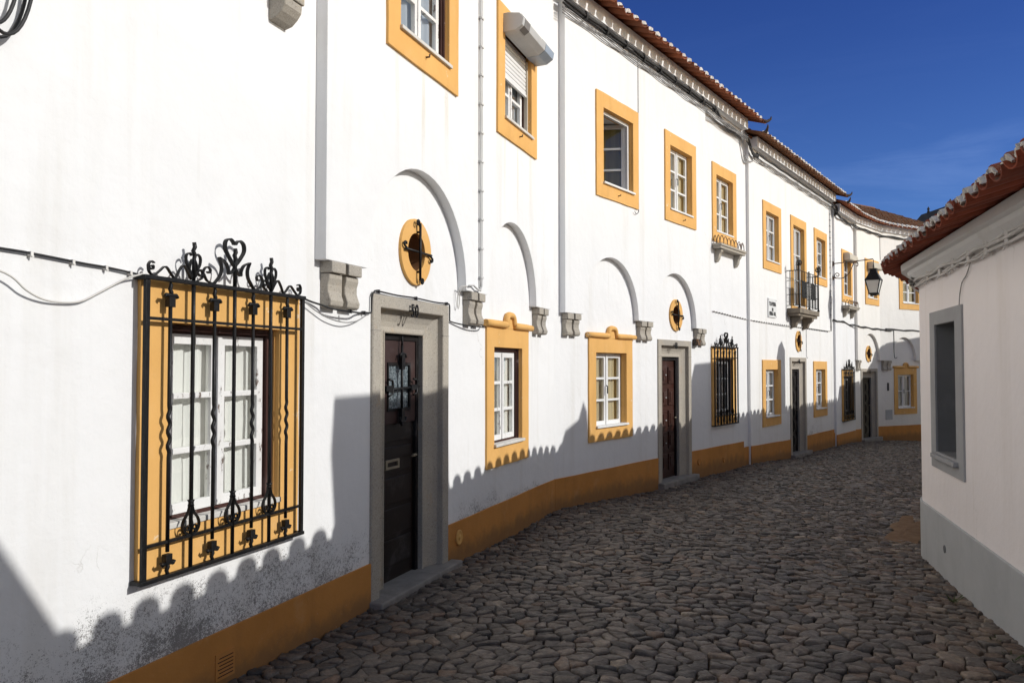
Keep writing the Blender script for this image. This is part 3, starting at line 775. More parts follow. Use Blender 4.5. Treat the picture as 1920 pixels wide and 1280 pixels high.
# ================================================================== THE PLACE
FA = frame((-1.0152, 5.8874), 20.2)
FB = frame((.5097, 10.0318), 34.3)
FC = frame((4.7096, 16.0822), 34.3)
FD = frame((8.7034, 21.8304), 35.)
FE = frame((9.7817, 23.3705), 42.)
FF = frame((11.0752, 24.8070), 56.)
FR = frame((3.09, 5.0), 195.5)          # right-hand house: x runs towards the camera
def W(fr, x, y, z=0.): return fr @ Vector((x, y, z))

def shell(mb, x0, x1, z0, z1, depth=4., t=.25, y=.25):
    """side walls, back and ceiling behind a facade so that no light leaks in"""
    mb.box(x0, x0 + t, y + .005, depth, z0, z1 - .01); mb.box(x1 - t, x1, y + .005, depth, z0, z1 - .01)
    mb.box(x0 + .01, x1 - .01, depth + .005, depth + t, z0, z1 - .01); mb.box(x0 + .02, x1 - .02, .02, depth, z1 + .004, z1 + .05)
def arch(x0, x1, zs, h, n=26): 
    c, r = (x0 + x1) / 2, (x1 - x0) / 2
    return [(c - r * math.cos(PI * k / n), zs + h * math.sin(PI * k / n)) for k in range(n + 1)]
def hole(x0, x1, z0, z1, m=(.19, .19, .19, .2), e=.012): return rect(x0 + m[0] - e, x1 - m[1] + e, z0 + m[2] - e, z1 - m[3] + e)
def dhole(x0, x1, z0, z1, mi=.10, top=.08): return rect(x0 + mi - .01, x1 - mi + .01, z0 - .02, z1 - top + .01)
def jag(pts, step=.35, a=.004, seed=3):
    """slightly wavering outline, as plaster edges are"""
    rr = random.Random(seed); out = []
    for i, p in enumerate(pts):
        q = pts[(i + 1) % len(pts)]; L = math.hypot(q[0] - p[0], q[1] - p[1]); n = max(1, int(L / step))
        for k in range(n): out.append((p[0] + (q[0] - p[0]) * k / n + rr.uniform(-a, a), p[1] + (q[1] - p[1]) * k / n + rr.uniform(-a, a)))
    return out
def plinth(H, fr, segs, mat='ochre_splash', y=-.016):
    for x0, x1, za, zb, ga, gb in segs: 
        p = MB(fr).plate([jag([(x0, ga - .2), (x1, gb - .2), (x1, zb), (x0, za)], .5, .003)], y, .004)
        for n_, v in enumerate(p.v):
            f_ = (v.x - x0) / (x1 - x0); g_ = ga + (gb - ga) * f_; p.tone[n_] = max(.001, min(1., (v.z - g_ + .2) / (za + (zb - za) * f_ - g_ + .2)))
        p.build('plinth', mat, H, .005)

# ---------------------------------------------------------------- house at the left, door 50
HA = thing('house', 'nearest white house with door number 50 and a large caged window', 'house', FA)
ovA = [(-.713, 2.385), (-.205, 2.385)] + arch(-.2, 1.53, 2.39, .865) + [(1.535, 2.385), (2.03, 2.385)] + arch(2.035, 3.50, 2.39, .80) + [(3.505, 2.375), (4.02, 2.375), (4.02, 6.309), (-.713, 6.309)]
wA = [(-2.165, -.905, .70, 2.12), (2.19, 3.42, .71, 2.10)]
upA = [(.046, 1.298, 4.055, 5.48), (2.262, 3.465, 4.015, 5.34)]
mA = (.19, .20, .22, .2); mB_ = (.185, .215, .21, .2)
w = MB(FA)
w.plate([rect(-7., 4.416, -.5, 6.50), hole(*wA[0], mA), hole(*wA[1], mB_), dhole(-.005, 1.30, 0, 2.23), circ(.675, 2.615, .20)] + [hole(*q) for q in upA], 0., .25)
shell(w, -7., 4.40, -.5, 6.50)
w.build('wall', 'lime_wash_mould', HA)
o = MB(FA); o.plate([ovA] + [hole(*q) for q in upA], -.085, .004); o.build('overhang', 'lime_wash_sills', HA, .010)
plinth(HA, FA, [(-7., -.008, .275, .30, .02, 0.), (1.302, 4.412, .335, .335, -.017, -.046)])
window(HA, FA, *wA[0], 0., mA, 'old', 'curtain_linen', .01, depth=.05)
grille(HA, FA, -2.185, -.935, .70, 2.11)
window(HA, FA, *wA[1], 0., mB_, 'old', 'curtain_linen', .03, ped=True, depth=.05)
window(HA, FA, *upA[0], .085, style='old', curtain='curtain_blue_grey', sill=.025, depth=.05)
wsh = window(HA, FA, *upA[1], .085, style='old', curtain='curtain_blue_grey', sill=.025, depth=.07)
door(HA, FA, -.005, 1.30, -.01, 2.23, 0, '50')
oculus(HA, FA, .675, 2.615)
for a, b in ((-.655, -.285), (1.635, 1.965), (3.59, 3.93)): corbel(HA, FA, a, b, 2.384 if a < 3 else 2.372)
# roller shutter box and slats on the second upper window
f = -.085 - .024
bx = MB(FA).prism([(f + .01, 5.05), (f - .13, 5.055), (f - .20, 5.10), (f - .215, 5.17), (f - .17, 5.225), (f - .05, 5.245), (f + .01, 5.245)], 2.40, 3.40)
sb = bx.build('shutter_box', 'aluminium', wsh, .006)
MB(FA).prism([(f - .0, 5.047), (f - .133, 5.052), (f - .204, 5.098), (f - .219, 5.17), (f - .173, 5.229), (f - .05, 5.249), (f - .0, 5.249)], 3.12, 3.405).build('tape', 'duct_tape', sb)
MB(FA).prism([(f - .15, 5.066), (f - .204, 5.098), (f - .219, 5.17), (f - .173, 5.229), (f - .08, 5.244), (f - .13, 5.16)], 2.45, 2.60).build('bare_patch', 'bare_patch', sb)
sl = MB(FA)
for i in range(9): sl.prism([(f + .075, 4.685 + i * .045), (f + .063, 4.69 + i * .045), (f + .060, 4.707 + i * .045), (f + .063, 4.724 + i * .045), (f + .075, 4.7285 + i * .045)], 2.452, 3.245)
sl.box(2.452, 3.245, f + .052, f + .078, 4.655, 4.683)
sl.build('shutter', 'shutter_white', wsh)
for x in (2.446, 3.245): MB(FA).box(x, x + .028, f + .045, f + .085, 4.235, 5.05).build('shutter_rail', 'box_cream', wsh)
# vent grille and cover plate in the plinth
v = MB(FA).box(-1.625, -1.475, -.022, -.01, .045, .185); vv = v.build('vent_plate', 'ochre_plinth', HA)
for i in range(6): MB(FA).box(-1.61 + (i % 2) * .012, -1.49, -.0245, -.0215, .062 + i * .019, .066 + i * .019).build('slot', 'interior_dark', vv)
MB(FA).lathe([(.062, 0), (.062, .010), (.054, .016), (.046, .012), (.01, .013)], (0, 0, 0), 24)
cv = MB(FA @ Matrix.Translation((1.52, -.016, .195)) @ Matrix.Rotation(R(90), 4, 'X')); cv.lathe([(.068, 0), (.068, .012), (.058, .018), (.050, .012), (.012, .014), (.010, .02)], (0, 0, 0), 24); cv.build('cover_plate', 'ochre_paint', HA)
for x, z, y in ((.66, 4.17, -.108), (2.88, 4.12, -.108)): MB(FA).tube([(x, y, z), (x, y - .03, z), (x, y - .032, z + .02)], .008, 5).build('hook', 'rusty_iron', HA)
tc = MB(FA).box(-1.245, -1.00, -.15, .01, 3.945, 4.02); tc.box(-1.215, -1.03, -.13, .01, 3.87, 3.944)
tc.prism([(.01, 3.868), (-.12, 3.868), (-.115, 3.82), (-.09, 3.785), (-.05, 3.75), (.01, 3.735)], -1.205, -1.04); tc.build('corbel', 'granite', HA, .008)
MB(FA).box(-7., 4.38, -.13, .003, 6.31, 6.515).build('cornice', 'cornice_white', HA, .006)
tile_roof(HA, [W(FA, -7., -.37, 6.42), W(FA, 4.2, -.37, 6.42)], 1, 1.7, R(20), seed=2)

# ---------------------------------------------------------------- second house, open window
HB = thing('house', 'white house with an open upper window and red panelled door numbered 48', 'house', FB)
ovB = [(.14, 2.375), (.595, 2.375)] + arch(.60, 2.22, 2.38, .81) + [(2.225, 2.37), (2.755, 2.37)] + arch(2.76, 4.43, 2.37, .81) + [(4.435, 2.345), (4.90, 2.345), (4.90, 6.309), (.14, 6.309)]
mW = (.19, .18, .19, .2)
wa, wb, wc = (.93, 2.20, 3.976, 5.385), (3.15, 4.41, 3.98, 5.38), (5.40, 6.65, 3.95, 5.365)
lwB, gwB, dB = (.86, 2.14, .71, 2.095), (5.31, 6.57, .66, 2.06), (3.04, 4.36, -.11, 2.13)
w = MB(FB)
w.plate([rect(0., 7.36, -.6, 6.50), hole(*wa, mW), hole(*wb, mW), hole(*wc), hole(*lwB), hole(*gwB), dhole(*dB), circ(3.745, 2.53, .2)], 0., .25)
shell(w, .02, 7.34, -.6, 6.50); w.build('wall', 'lime_wash', HB)
MB(FB).plate([ovB, hole(*wa, mW), hole(*wb, mW)], -.085, .004).build('overhang', 'lime_wash', HB, .010)
plinth(HB, FB, [(.003, 3.035, .335, .317, -.046, -.13), (4.362, 6.98, .305, .275, -.13, -.185), (6.983, 7.36, .16, .155, -.185, -.2)])
window(HB, FB, *wa, .085, mW, 'open', depth=.065)
window(HB, FB, *wb, .085, mW, 'new', 'room_beige', .02, depth=.065)
window(HB, FB, *wc, 0., style='new', curtain='room_beige', sill=.01, depth=.065)
window(HB, FB, *lwB, 0., (.19, .19, .19, .2), 'new', 'room_beige', .03, ped=True, depth=.065)
window(HB, FB, *gwB, 0., style='old', curtain='interior_dark', sill=.01, depth=.05)
grille(HB, FB, 5.31, 6.52, .665, 2.05, fine=False)
door(HB, FB, *dB, 1, '48')
oculus(HB, FB, 3.745, 2.53, .255)
for a, b in ((.19, .53), (2.31, 2.70), (4.50, 4.87)): corbel(HB, FB, a, b, 2.372 if a < 2 else (2.367 if a < 3 else 2.342), .28)
shelf(HB, FB, 5.40, 6.74, 3.88, .16)
for x, z in ((1.55, 4.06), (3.85, 4.06)): MB(FB).tube([(x, -.108, z), (x, -.14, z), (x, -.142, z + .02)], .008, 5).build('hook', 'rusty_iron', HB)
cv = MB(FB @ Matrix.Translation((4.66, -.016, .11)) @ Matrix.Rotation(R(90), 4, 'X')); cv.lathe([(.06, 0), (.06, .012), (.05, .018), (.043, .012), (.012, .014)], (0, 0, 0), 20); cv.build('cover_plate', 'ochre_plinth', HB)
cv = MB(FB @ Matrix.Translation((5.86, -.016, .03)) @ Matrix.Rotation(R(90), 4, 'X')); cv.lathe([(.05, 0), (.05, .012), (.04, .018), (.035, .012), (.012, .014)], (0, 0, 0), 20); cv.build('cover_plate', 'ochre_plinth', HB)
MB(FB).box(.06, 7.05, -.13, .003, 6.31, 6.515).build('cornice', 'cornice_white', HB, .006)
MB(FB).box(4.45, 4.60, -.10, -.003, 2.06, 2.17).build('junction_box', 'rusty_iron', HB, .01)
tile_roof(HB, [W(FB, .1, -.37, 6.42), W(FB, 7.36, -.37, 6.42)], 1, 1.7, R(20), seed=3)

# ---------------------------------------------------------------- third house, balcony
HC = thing('house', 'white house with an iron balcony on its upper floor beside the street name plate', 'house', FC)
ud, ue, uf = (.74, 2.0, 3.72, 5.13), (2.75, 4.05, 2.90, 5.13), (4.80, 6.05, 3.755, 5.125)
l1, l2, dC = (.62, 1.87, .485, 1.85), (4.60, 5.90, .48, 1.845), (2.60, 3.94, -.29, 1.92)
w = MB(FC)
w.plate([rect(-.10, 6.75, -.8, 6.24), hole(*ud), hole(*ue), hole(*uf), hole(*l1), hole(*l2), dhole(*dC), circ(3.3, 2.29, .19)], 0., .25)
shell(w, -.10, 6.73, -.8, 6.24); w.build('wall', 'lime_wash_worn', HC)
plinth(HC, FC, [(-.103, 2.595, .165, .095, -.18, -.28), (3.945, 6.62, .09, .07, -.31, -.36), (6.623, 6.753, -.02, -.03, -.36, -.37)])
for q, c_, s_ in ((ud, 'curtain_blue_grey', .02), (uf, 'curtain_blue_grey', .02), (l1, 'curtain_blue_grey', .03), (l2, 'curtain_blue_grey', .03)):
    window(HC, FC, *q, 0., style='new', curtain=c_, sill=s_, depth=.065)
window(HC, FC, *ue, 0., style='new', curtain='curtain_blue_grey', sill=.01, depth=.065, rows=3)
door(HC, FC, *dC, 2, '46')
oculus(HC, FC, 3.3, 2.29, .24)
def balcony(H, fr, x0, x1, D, z0, z1, zr):
    s = MB(fr).box(x0, x1, -D, -.004, z0 + .06, z1); s.box(x0 + .04, x1 - .04, -D + .04, -.004, z0, z0 + .059)
    b = s.build('balcony', 'weathered_stone', H, .012)
    for x in (x0 + .25, x1 - .45): MB(fr).prism([(-.004, z0 - .002), (-D + .05, z0 - .002), (-D + .06, z0 - .06), (-D * .5, z0 - .13), (-D * .4, z0 - .22), (-.004, z0 - .26)], x, x + .16).build('bracket', 'weathered_stone', b, .01)
    r_ = MB(fr); e = .02
    L = [(x0 + e, -.004), (x0 + e, -D + e), (x1 - e, -D + e), (x1 - e, -.004)]
    for z, th in ((zr, .010), (z1 + .06, .008), (zr - .22, .006), (z1 + .30, .006)): r_.tube([(x, y, z) for x, y in L], th, 6)
    r_.build('rail', 'wrought_iron', b)
    for x in (x0 + e, x1 - e, (x0 + x1) / 2):
        p = MB(fr); y = -D + e; hh = zr + (.04 if x not in (x0 + e, x1 - e) else .1)
        p.tube([(x, y, z1), (x, y, hh)], .017, 8); p.lathe([(.03, 0), (.03, .03), (.018, .04)], (x, y, z1), 8)
        if x in (x0 + e, x1 - e):
            for k in range(4):
                a = k * PI / 4; p.tube([(x + .062 * math.cos(t_) * math.cos(a), y + .062 * math.cos(t_) * math.sin(a), hh + .06 + .062 * math.sin(t_)) for t_ in [2 * PI * q / 14 for q in range(14)]], .007, 5, True)
            p.tube([(x, y, hh), (x, y, hh + .17)], [.012, .004], 6)
        p.build('post', 'wrought_iron', b)
    n = 14
    for i in range(1, n):
        x = x0 + e + (x1 - x0 - 2 * e) * i / n
        if abs(x - (x0 + x1) / 2) < .05: continue
        q = MB(fr); q.tube([(x, -D + e, z1 + .06), (x, -D + e, zr - .22 if i % 2 else zr)], .008, 5)
        if i % 4 == 2: q.lathe([(.01, 0), (.018, .02), (.01, .04)], (x, -D + e, zr - .24), 6)
        q.build('baluster', 'wrought_iron', b)
    for x in (x0 + e, x1 - e):
        for i in range(1, 4):
            y = -D + e + (D - e) * i / 4; MB(fr).tube([(x, y, z1 + .06), (x, y, zr)], .007, 5).build('baluster', 'wrought_iron', b)
    for xc in (x0 + .45, x1 - .45):   # dark scroll panels between the bars
        q = MB(fr)
        for a in range(-3, 4):
            for bz in range(-2, 4):
                q.ribbon(spiral(xc + a * .058, z1 + .40 + bz * .062, .036, .008, 90 * a, 90 * a + 620, 14), .012, .013, -D + e + .006)
        q.build('scroll_panel', 'wrought_iron', b)
    return b
balcony(HC, FC, 2.42, 4.10, .29, 2.83, 3.0, 3.83)
MB(FC).box(.06, 6.62, -.13, .003, 6.05, 6.255).build('cornice', 'cornice_white', HC, .006)
tile_roof(HC, [W(FC, -.08, -.36, 6.16), W(FC, 6.95, -.36, 6.16)], 1, 1.7, R(20), 'roof_tile_old', seed=4)

# ---------------------------------------------------------------- fourth house, round the bend
HD = thing('house', 'white house at the far bend, its brown tiled roof in view', 'house', FD)
def offset_line(P, off):
    """polyline offset to the right by off, mitred"""
    P = [Vector((p[0], p[1])) for p in P]; out = []
    N = []
    for a, b in zip(P, P[1:]):
        d = (b - a).normalized(); N.append(Vector((d.y, -d.x)))
    for i, p in enumerate(P):
        if i == 0: out.append(p + N[0] * off)
        elif i == len(P) - 1: out.append(p + N[-1] * off)
        else:
            m = (N[i - 1] + N[i]).normalized(); out.append(p + m * off / m.dot(N[i]))
    return out
def sweep_line(P, prof, mat, H, name, bevel=0.):
    """profile (offset, z) carried along a plan polyline"""
    mb = MB(); rows = [[Vector((q.x, q.y, z)) for q in offset_line(P, o_)] for o_, z in prof]; n = len(P); m = len(prof)
    vs = [rows[j][i] for i in range(n) for j in range(m)]
    fs = [(i * m + j, i * m + (j + 1) % m, (i + 1) * m + (j + 1) % m, (i + 1) * m + j) for i in range(n - 1) for j in range(m)]
    fs += [tuple(range(m))[::-1], tuple((n - 1) * m + j for j in range(m))]
    mb.add(vs, fs); return mb.build(name, mat, H, bevel)
uD, gD = (.41, 1.63, 3.48, 4.91), (.29, 1.55, .24, 1.64)
uE, dE = (.66, 1.84, 3.54, 4.875), (.43, 1.85, -.43, 1.655)
uF, lF, uF2 = (1.05, 2.30, 3.50, 4.9), (.84, 2.08, .24, 1.67), (3.2, 4.4, 3.5, 4.9)
w = MB(FD); w.plate([rect(-.30, 1.88, -1., 6.02), hole(*uD), hole(*gD)], 0., .25); w.box(-.30, -.08, .255, 4., -1., 5.9)
w.build('wall', 'lime_wash', HD)
w = MB(FE); w.plate([rect(0., 1.933, -1., 6.02), hole(*uE), dhole(*dE), circ(1.1, 2.09, .19)], 0., .25); w.build('wall', 'lime_wash_grazing_tint', HD)
w = MB(FF); w.plate([rect(0., 6., -1., 6.02), hole(*uF), hole(*lF), hole(*uF2)], 0., .25); w.box(5.75, 6., .255, 4., -1., 5.9); w.box(-2., 6., 3.9, 4.1, -1., 5.9); w.build('wall', 'lime_wash_grazing_tint', HD)
o = MB(FE); o.plate([[(.02, 1.9), (.295, 1.9)] + arch(.30, 1.88, 1.905, .78) + [(1.885, 1.9), (1.945, 1.9), (1.945, 5.819), (.02, 5.819)], hole(*uE)], -.08, .004); o.build('overhang', 'lime_wash_grazing_tint', HD, .008)
o = MB(FF); o.plate([[(-.006, 1.9), (.615, 1.9)] + arch(.62, 1.97, 1.905, .72) + [(1.975, 1.9), (2.6, 1.9), (2.6, 5.819), (-.006, 5.819)], hole(*uF)], -.08, .004); o.build('overhang', 'lime_wash_grazing_tint', HD, .008)
plinth(HD, FD, [(-.303, 1.89, -.08, -.09, -.37, -.42)]); plinth(HD, FE, [(.0, .425, -.075, -.078, -.42, -.43), (1.855, 1.93, -.09, -.09, -.49, -.5)]); plinth(HD, FF, [(.003, 6., -.09, -.16, -.5, -.9)])
window(HD, FD, *uD, 0., style='new', curtain='interior_dark', sill=.01, depth=.065)
window(HD, FD, *gD, 0., style='old', curtain='interior_dark', sill=.01, depth=.05)
grille(HD, FD, .29, 1.52, .24, 1.63, fine=False)
shelf(HD, FD, .39, 1.58, 3.36, .2)
wE = window(HD, FE, *uE, .08, style='new', curtain='interior_dark', sill=.02, depth=.065)
window(HD, FF, *uF, .08, style='new', curtain='room_beige', sill=.02, depth=.065)
window(HD, FF, *uF2, 0., style='new', curtain='room_beige', sill=.02, depth=.065)
window(HD, FF, *lF, 0., style='new', curtain='curtain_linen', sill=.03, ped=True, depth=.06, rows=2)
for fr, x0, x1, off, z in ((FD, .56, 1.52, .024, 4.62), (FE, .82, 1.70, .104, 4.58)):
    MB(fr).prism([(-off, z), (-off - .16, z), (-off - .18, z + .03), (-off - .17, z + .17), (-off - .12, z + .20), (-off, z + .20)], x0, x1).build('shutter_box', 'box_cream', HD, .006)
door(HD, FE, *dE, 3, '44')
oculus(HD, FE, 1.1, 2.09, .24)
corbel(HD, FE, .06, .29, 1.898); corbel(HD, FF, .17, .60, 1.898)
P_D = [W(FD, -.22, 0).xy, W(FE, 0, 0).xy, W(FF, 0, 0).xy, W(FF, 6., 0).xy]
sweep_line(P_D, [(-.003, 5.82), (.13, 5.82), (.13, 6.025), (-.003, 6.025)], 'cornice_white', HD, 'cornice')
ev = offset_line(P_D, .36)
tile_roof(HD, [Vector((ev[0].x, ev[0].y, 5.93)), Vector(((ev[0].x + ev[1].x) / 2, (ev[0].y + ev[1].y) / 2, 5.93)), Vector((ev[1].x, ev[1].y, 5.93)), Vector((ev[2].x, ev[2].y, 5.93)), Vector(((ev[2].x * 2 + ev[3].x) / 3, (ev[2].y * 2 + ev[3].y) / 3, 5.93)), Vector((ev[3].x, ev[3].y, 5.93))], 1, 4.6, R(23), 'roof_tile_old', eave_mat='roof_tile', seed=5)
m_ = MB(FF); m_.box(.47, .55, -.02, .0, .98, 1.22); m_.build('intercom', 'dark_slate', HD, .004)
m_ = MB(FF); m_.plate([rect(.37, .72, .10, .40)], -.014, .002); mm = m_.build('meter_door', 'grey_plinth_paint', HD, .004)

# ---------------------------------------------------------------- house on the right, in shade
HR = thing('house', 'low shaded house on the right with grey plinth and red tiled eaves', 'house', Matrix.Translation((3.09, 5.0, 0)))
d0 = Vector((math.sin(R(15.5)), math.cos(R(15.5)))); nr0 = Vector((d0.y, -d0.x)); P0 = Vector((3.09, 5.0))
cut = P0 + d0 * 2.72; cen = cut + nr0 * 1.05
arcp = [cen - Vector((math.cos(R(a)), -math.sin(R(a)))) * 1.05 for a in [15.5 + 17.5 * k / 10 for k in range(11)]]
dl = Vector((math.sin(R(33)), math.cos(R(33))))
tail = [arcp[-1] + dl * k for k in (4., 9., 16.8)]
w = MB(FR)
nx0, nx1, nz0, nz1 = -2.33, -1.255, .835, 2.178
w.plate([rect(-2.72, 8., -.5, 2.74), rect(-2.16, -1.46, .97, 2.066)], 0., .3); w.build('wall', 'lime_wash_bounce_tint', HR)
def rpoly(P, off): return [Vector((p.x, p.y)) for p in offset_line(P, off)]
full = [P0 - d0 * 8.] + [cut] + arcp[1:] + tail
sweep_line([cut] + arcp[1:] + tail, [(0., -.5), (0., 2.74), (.3, 2.74), (.3, -.5)], 'lime_wash_bounce_tint', HR, 'wall')
sweep_line(full, [(5.0, -.5), (5.0, 2.6), (5.2, 2.6), (5.2, -.5)], 'lime_wash_bounce_tint', HR, 'wall')
sweep_line(full, [(.004, -.4), (-.018, -.4), (-.018, .452), (-.012, .458), (.004, .458)], 'grey_plinth_paint', HR, 'plinth')
sweep_line(full, [(.003, 2.50), (-.025, 2.515), (-.06, 2.54), (-.09, 2.57), (-.10, 2.60), (-.15, 2.604), (-.155, 2.665), (.003, 2.70)], 'cornice_white', HR, 'cornice')
n_ = MB(FR); n_.plate([rect(nx0, nx1, nz0, nz1), rect(-2.155, -1.465, .975, 2.062)], -.016, .004)
nb = n_.build('window', 'grey_paint', HR, .004)
q = MB(FR); q.plate([rect(-2.19, -1.43, .94, 2.1), rect(-2.152, -1.468, .978, 2.059)], .004, .32); q.box(-2.18, -1.44, .322, .35, .95, 2.09); q.build('niche', 'niche_grey', nb)
MB(FR).box(-2.19, -1.40, -.055, .0, .925, .962).build('sill', 'grey_paint', nb, .006)
hq = MB(FR @ Matrix.Translation((-1.88, -.018, .20)) @ Matrix.Rotation(R(90), 4, 'X')); hq.lathe([(.032, 0), (.032, .006), (.022, .008), (.018, .002), (.004, .002)], (0, 0, 0), 16); hq.build('drain_cover', 'niche_grey', HR)
eR = [(.497, -2.413, 2.55), (1.4, .70, 2.55), (2.307, 3.83, 2.552), (2.85, 5.58, 2.575), (3.393, 7.32, 2.60), (3.60, 7.88, 2.61), (3.81, 8.31, 2.62), (4.06, 8.72, 2.64), (4.86, 10.0, 2.685), (6.71, 12.96, 2.635), (9.36, 17.2, 2.495), (11.5, 20.6, 2.435), (12.5, 22.1, 2.415)]
rr_ = tile_roof(HR, [Vector(p) for p in eR], -1, 3.5, R(18), 'roof_tile_red', under=True, seed=6)
def chimney(P, deg, outline, depth=.6):
    fr = frame(P, deg); c = MB(fr).plate([outline], -depth, 0.)
    return c.build('chimney', 'lime_wash', rr_, .01)
chimney((3.51, 4.01), 20.2, [(.07, 2.6), (1.82, 2.6), (1.80, 3.4), (1.76, 4.12), (-.02, 4.10), (.03, 3.6)], .7)
chimney((2.50, .41), 20.2, [(0., 2.6), (1.70, 2.6), (1.66, 3.30), (1.36, 3.76), (.9, 4.36), (0., 4.36)], .7)
chimney((6.11, 8.57), 34.3, [(0., 2.6), (.60, 2.6), (.60, 3.87), (.56, 4.15), (.50, 4.23), (.47, 4.29), (.44, 4.17), (.38, 4.07), (0., 3.93)], .5)
chimney((7.85, 12.25), 34.3, [(-.05, 2.6), (1.86, 2.6), (1.84, 4.50), (.05, 4.42), (.03, 4.0)], .6)
chimney((10.06, 16.14), 34.3, [(0., 2.5), (.54, 2.5), (.54, 4.50), (.30, 4.70), (.06, 4.58)], .5)

HT = thing('house', 'taller house out of frame on the right whose stepped gable shades the far bend', 'house', frame((13.41, 20.91), 40.))
t_ = MB(frame((13.13, 20.51), 35.)); t_.plate([[(0., -1.), (2.15, -1.), (2.15, 3.73), (0., 3.64)]], -3., 0.); t_.build('wall', 'lime_wash', HT, .02)
t_ = MB(frame((14.40, 22.30), 43.)); t_.plate([[(.05, -1.), (1.70, -1.), (1.70, 4.77), (1.30, 4.6), (1.26, 4.30), (1.0, 4.27), (.05, 3.74)]], -3., 0.); t_.build('gable', 'lime_wash', HT, .02)
t_ = MB(frame((15.62, 23.58), 54.)); t_.plate([[(.02, -1.), (4., -1.), (4., 5.2), (.02, 4.80)]], -3., 0.); t_.build('wall', 'lime_wash', HT, .02)

# ---------------------------------------------------------------- far dark roof
FT = frame((29.02, 61.2), 178.) @ Matrix.Translation((0, 0, -.26))
HX = thing('tower', 'small dark slate roof with two finials rising behind the far tiled roof', 'tower', FT)
MB(FT).box(0.25, 3.75, .25, 3.25, -1., 11.6).build('body', 'far_stone', HX)
MB(FT).add([(3.75, .25, 11.5), (3.75, 3.25, 11.5), (3.75, 1.75, 13.2), (3.5, .25, 11.5), (3.5, 3.25, 11.5), (3.5, 1.75, 13.2)], [(0, 1, 2), (3, 5, 4), (0, 2, 5, 3), (1, 4, 5, 2)]).build('gable', 'far_stone', HX)
for i in range(5): MB(FT).box(3.752, 3.81, .75 + i * .45, .93 + i * .45, 11.55, 12.2 + (.35 if i in (1, 3) else 0) + (.75 if i == 2 else 0)).build('rib', 'grey_plinth_paint', HX)
rf = MB(FT).add([(0, 0, 11.4), (3.95, 0, 11.4), (3.95, 1.75, 13.4), (0, 1.75, 13.4), (3.95, 3.5, 11.4), (0, 3.5, 11.4), (0, .12, 11.36), (3.95, .12, 11.36), (3.95, 1.75, 13.24), (0, 1.75, 13.24), (3.95, 3.38, 11.36), (0, 3.38, 11.36)], [(0, 1, 2, 3), (3, 2, 4, 5), (6, 9, 8, 7), (9, 11, 10, 8), (0, 6, 7, 1), (4, 10, 11, 5), (1, 7, 8, 2), (2, 8, 10, 4), (0, 3, 9, 6), (3, 5, 11, 9)]).build('roof', 'dark_slate', HX)
for x in (1.0, 3.85):
    MB(FT).lathe([(.10, -.05), (.10, .12), (.05, .16), (.11, .26), (.02, .44)], (x, 1.75, 13.36), 8).build('finial', 'dark_slate', HX)

# ---------------------------------------------------------------- lantern on its bracket
LM = FC @ Matrix.Translation((6.70, 0, 4.40))
LT = thing('wall_lantern', 'black four-sided street lantern hanging from a scrolled iron wall bracket', 'street lamp', LM)
b = MB(LM); b.tube([(0, -.0, .03), (0, -.5, .055), (0, -1.0, .085), (0, -1.01, .04)], .014, 7)
b.lathe([(.035, -.03), (.035, .09)], (0, -.005, 0), 8); b.lathe([(.03, -.40), (.03, -.30)], (0, -.005, 0), 8)
b.tube(smooth_path([(0, -.02, -.34), (0, -.12, -.36), (0, -.26, -.36), (0, -.40, -.26), (0, -.50, -.06), (0, -.54, .03), (0, -.62, .02), (0, -.63, -.06), (0, -.58, -.07)], 4), .012, 6)
b.tube([Vector((0, -.12 + .5 * x, -.28 + .5 * z)) for x, z in spiral(0, 0, .17, .03, -110, 380, 22)], .011, 6)
b.build('bracket', 'rusty_iron', LT)
lc = (0, -1.01, 0)
h_ = MB(LM)
h_.tube(smooth_path([(0, -1.01, .05), (0, -1.01, -.02), (.05, -1.01, -.10), (.055, -1.01, -.18)], 3), .010, 6); h_.tube(smooth_path([(0, -1.01, -.02), (-.05, -1.01, -.10), (-.055, -1.01, -.18)], 3), .010, 6)
h_.frustum(lc, .07, .085, -.20, -.17); h_.frustum(lc, .085, .07, -.245, -.20); h_.frustum(lc, .09, .085, -.27, -.245); h_.frustum(lc, .17, .092, -.43, -.27); h_.frustum(lc, .19, .18, -.47, -.43)
h_.build('cap', 'wrought_iron', LT, .004)
cg = MB(LM)
for sx, sy in ((-1, -1), (1, -1), (1, 1), (-1, 1)): cg.tube([(sx * .172, -1.01 + sy * .172, -.47), (sx * .10, -1.01 + sy * .10, -.80)], .014, 4, smooth=False)
cg.frustum(lc, .115, .12, -.825, -.795); cg.frustum(lc, .05, .11, -.86, -.825)
for s_ in (-1, 1):
    cg.tube([(s_ * .105, -1.01 - .105, -.82), (s_ * .105, -1.01 - .105, -.865)], .01, 4); 
cg.build('cage', 'wrought_iron', LT)
for k in range(4):
    rm = LM @ Matrix.Translation((0, -1.01, 0)) @ Matrix.Rotation(k * PI / 2, 4, 'Z')
    MB(rm).add([(-.160, -.166, -.472), (.160, -.166, -.472), (.097, -.100, -.796), (-.097, -.100, -.796)], [(0, 1, 2, 3)]).build('pane', 'lantern_glass', LT, recalc=False)

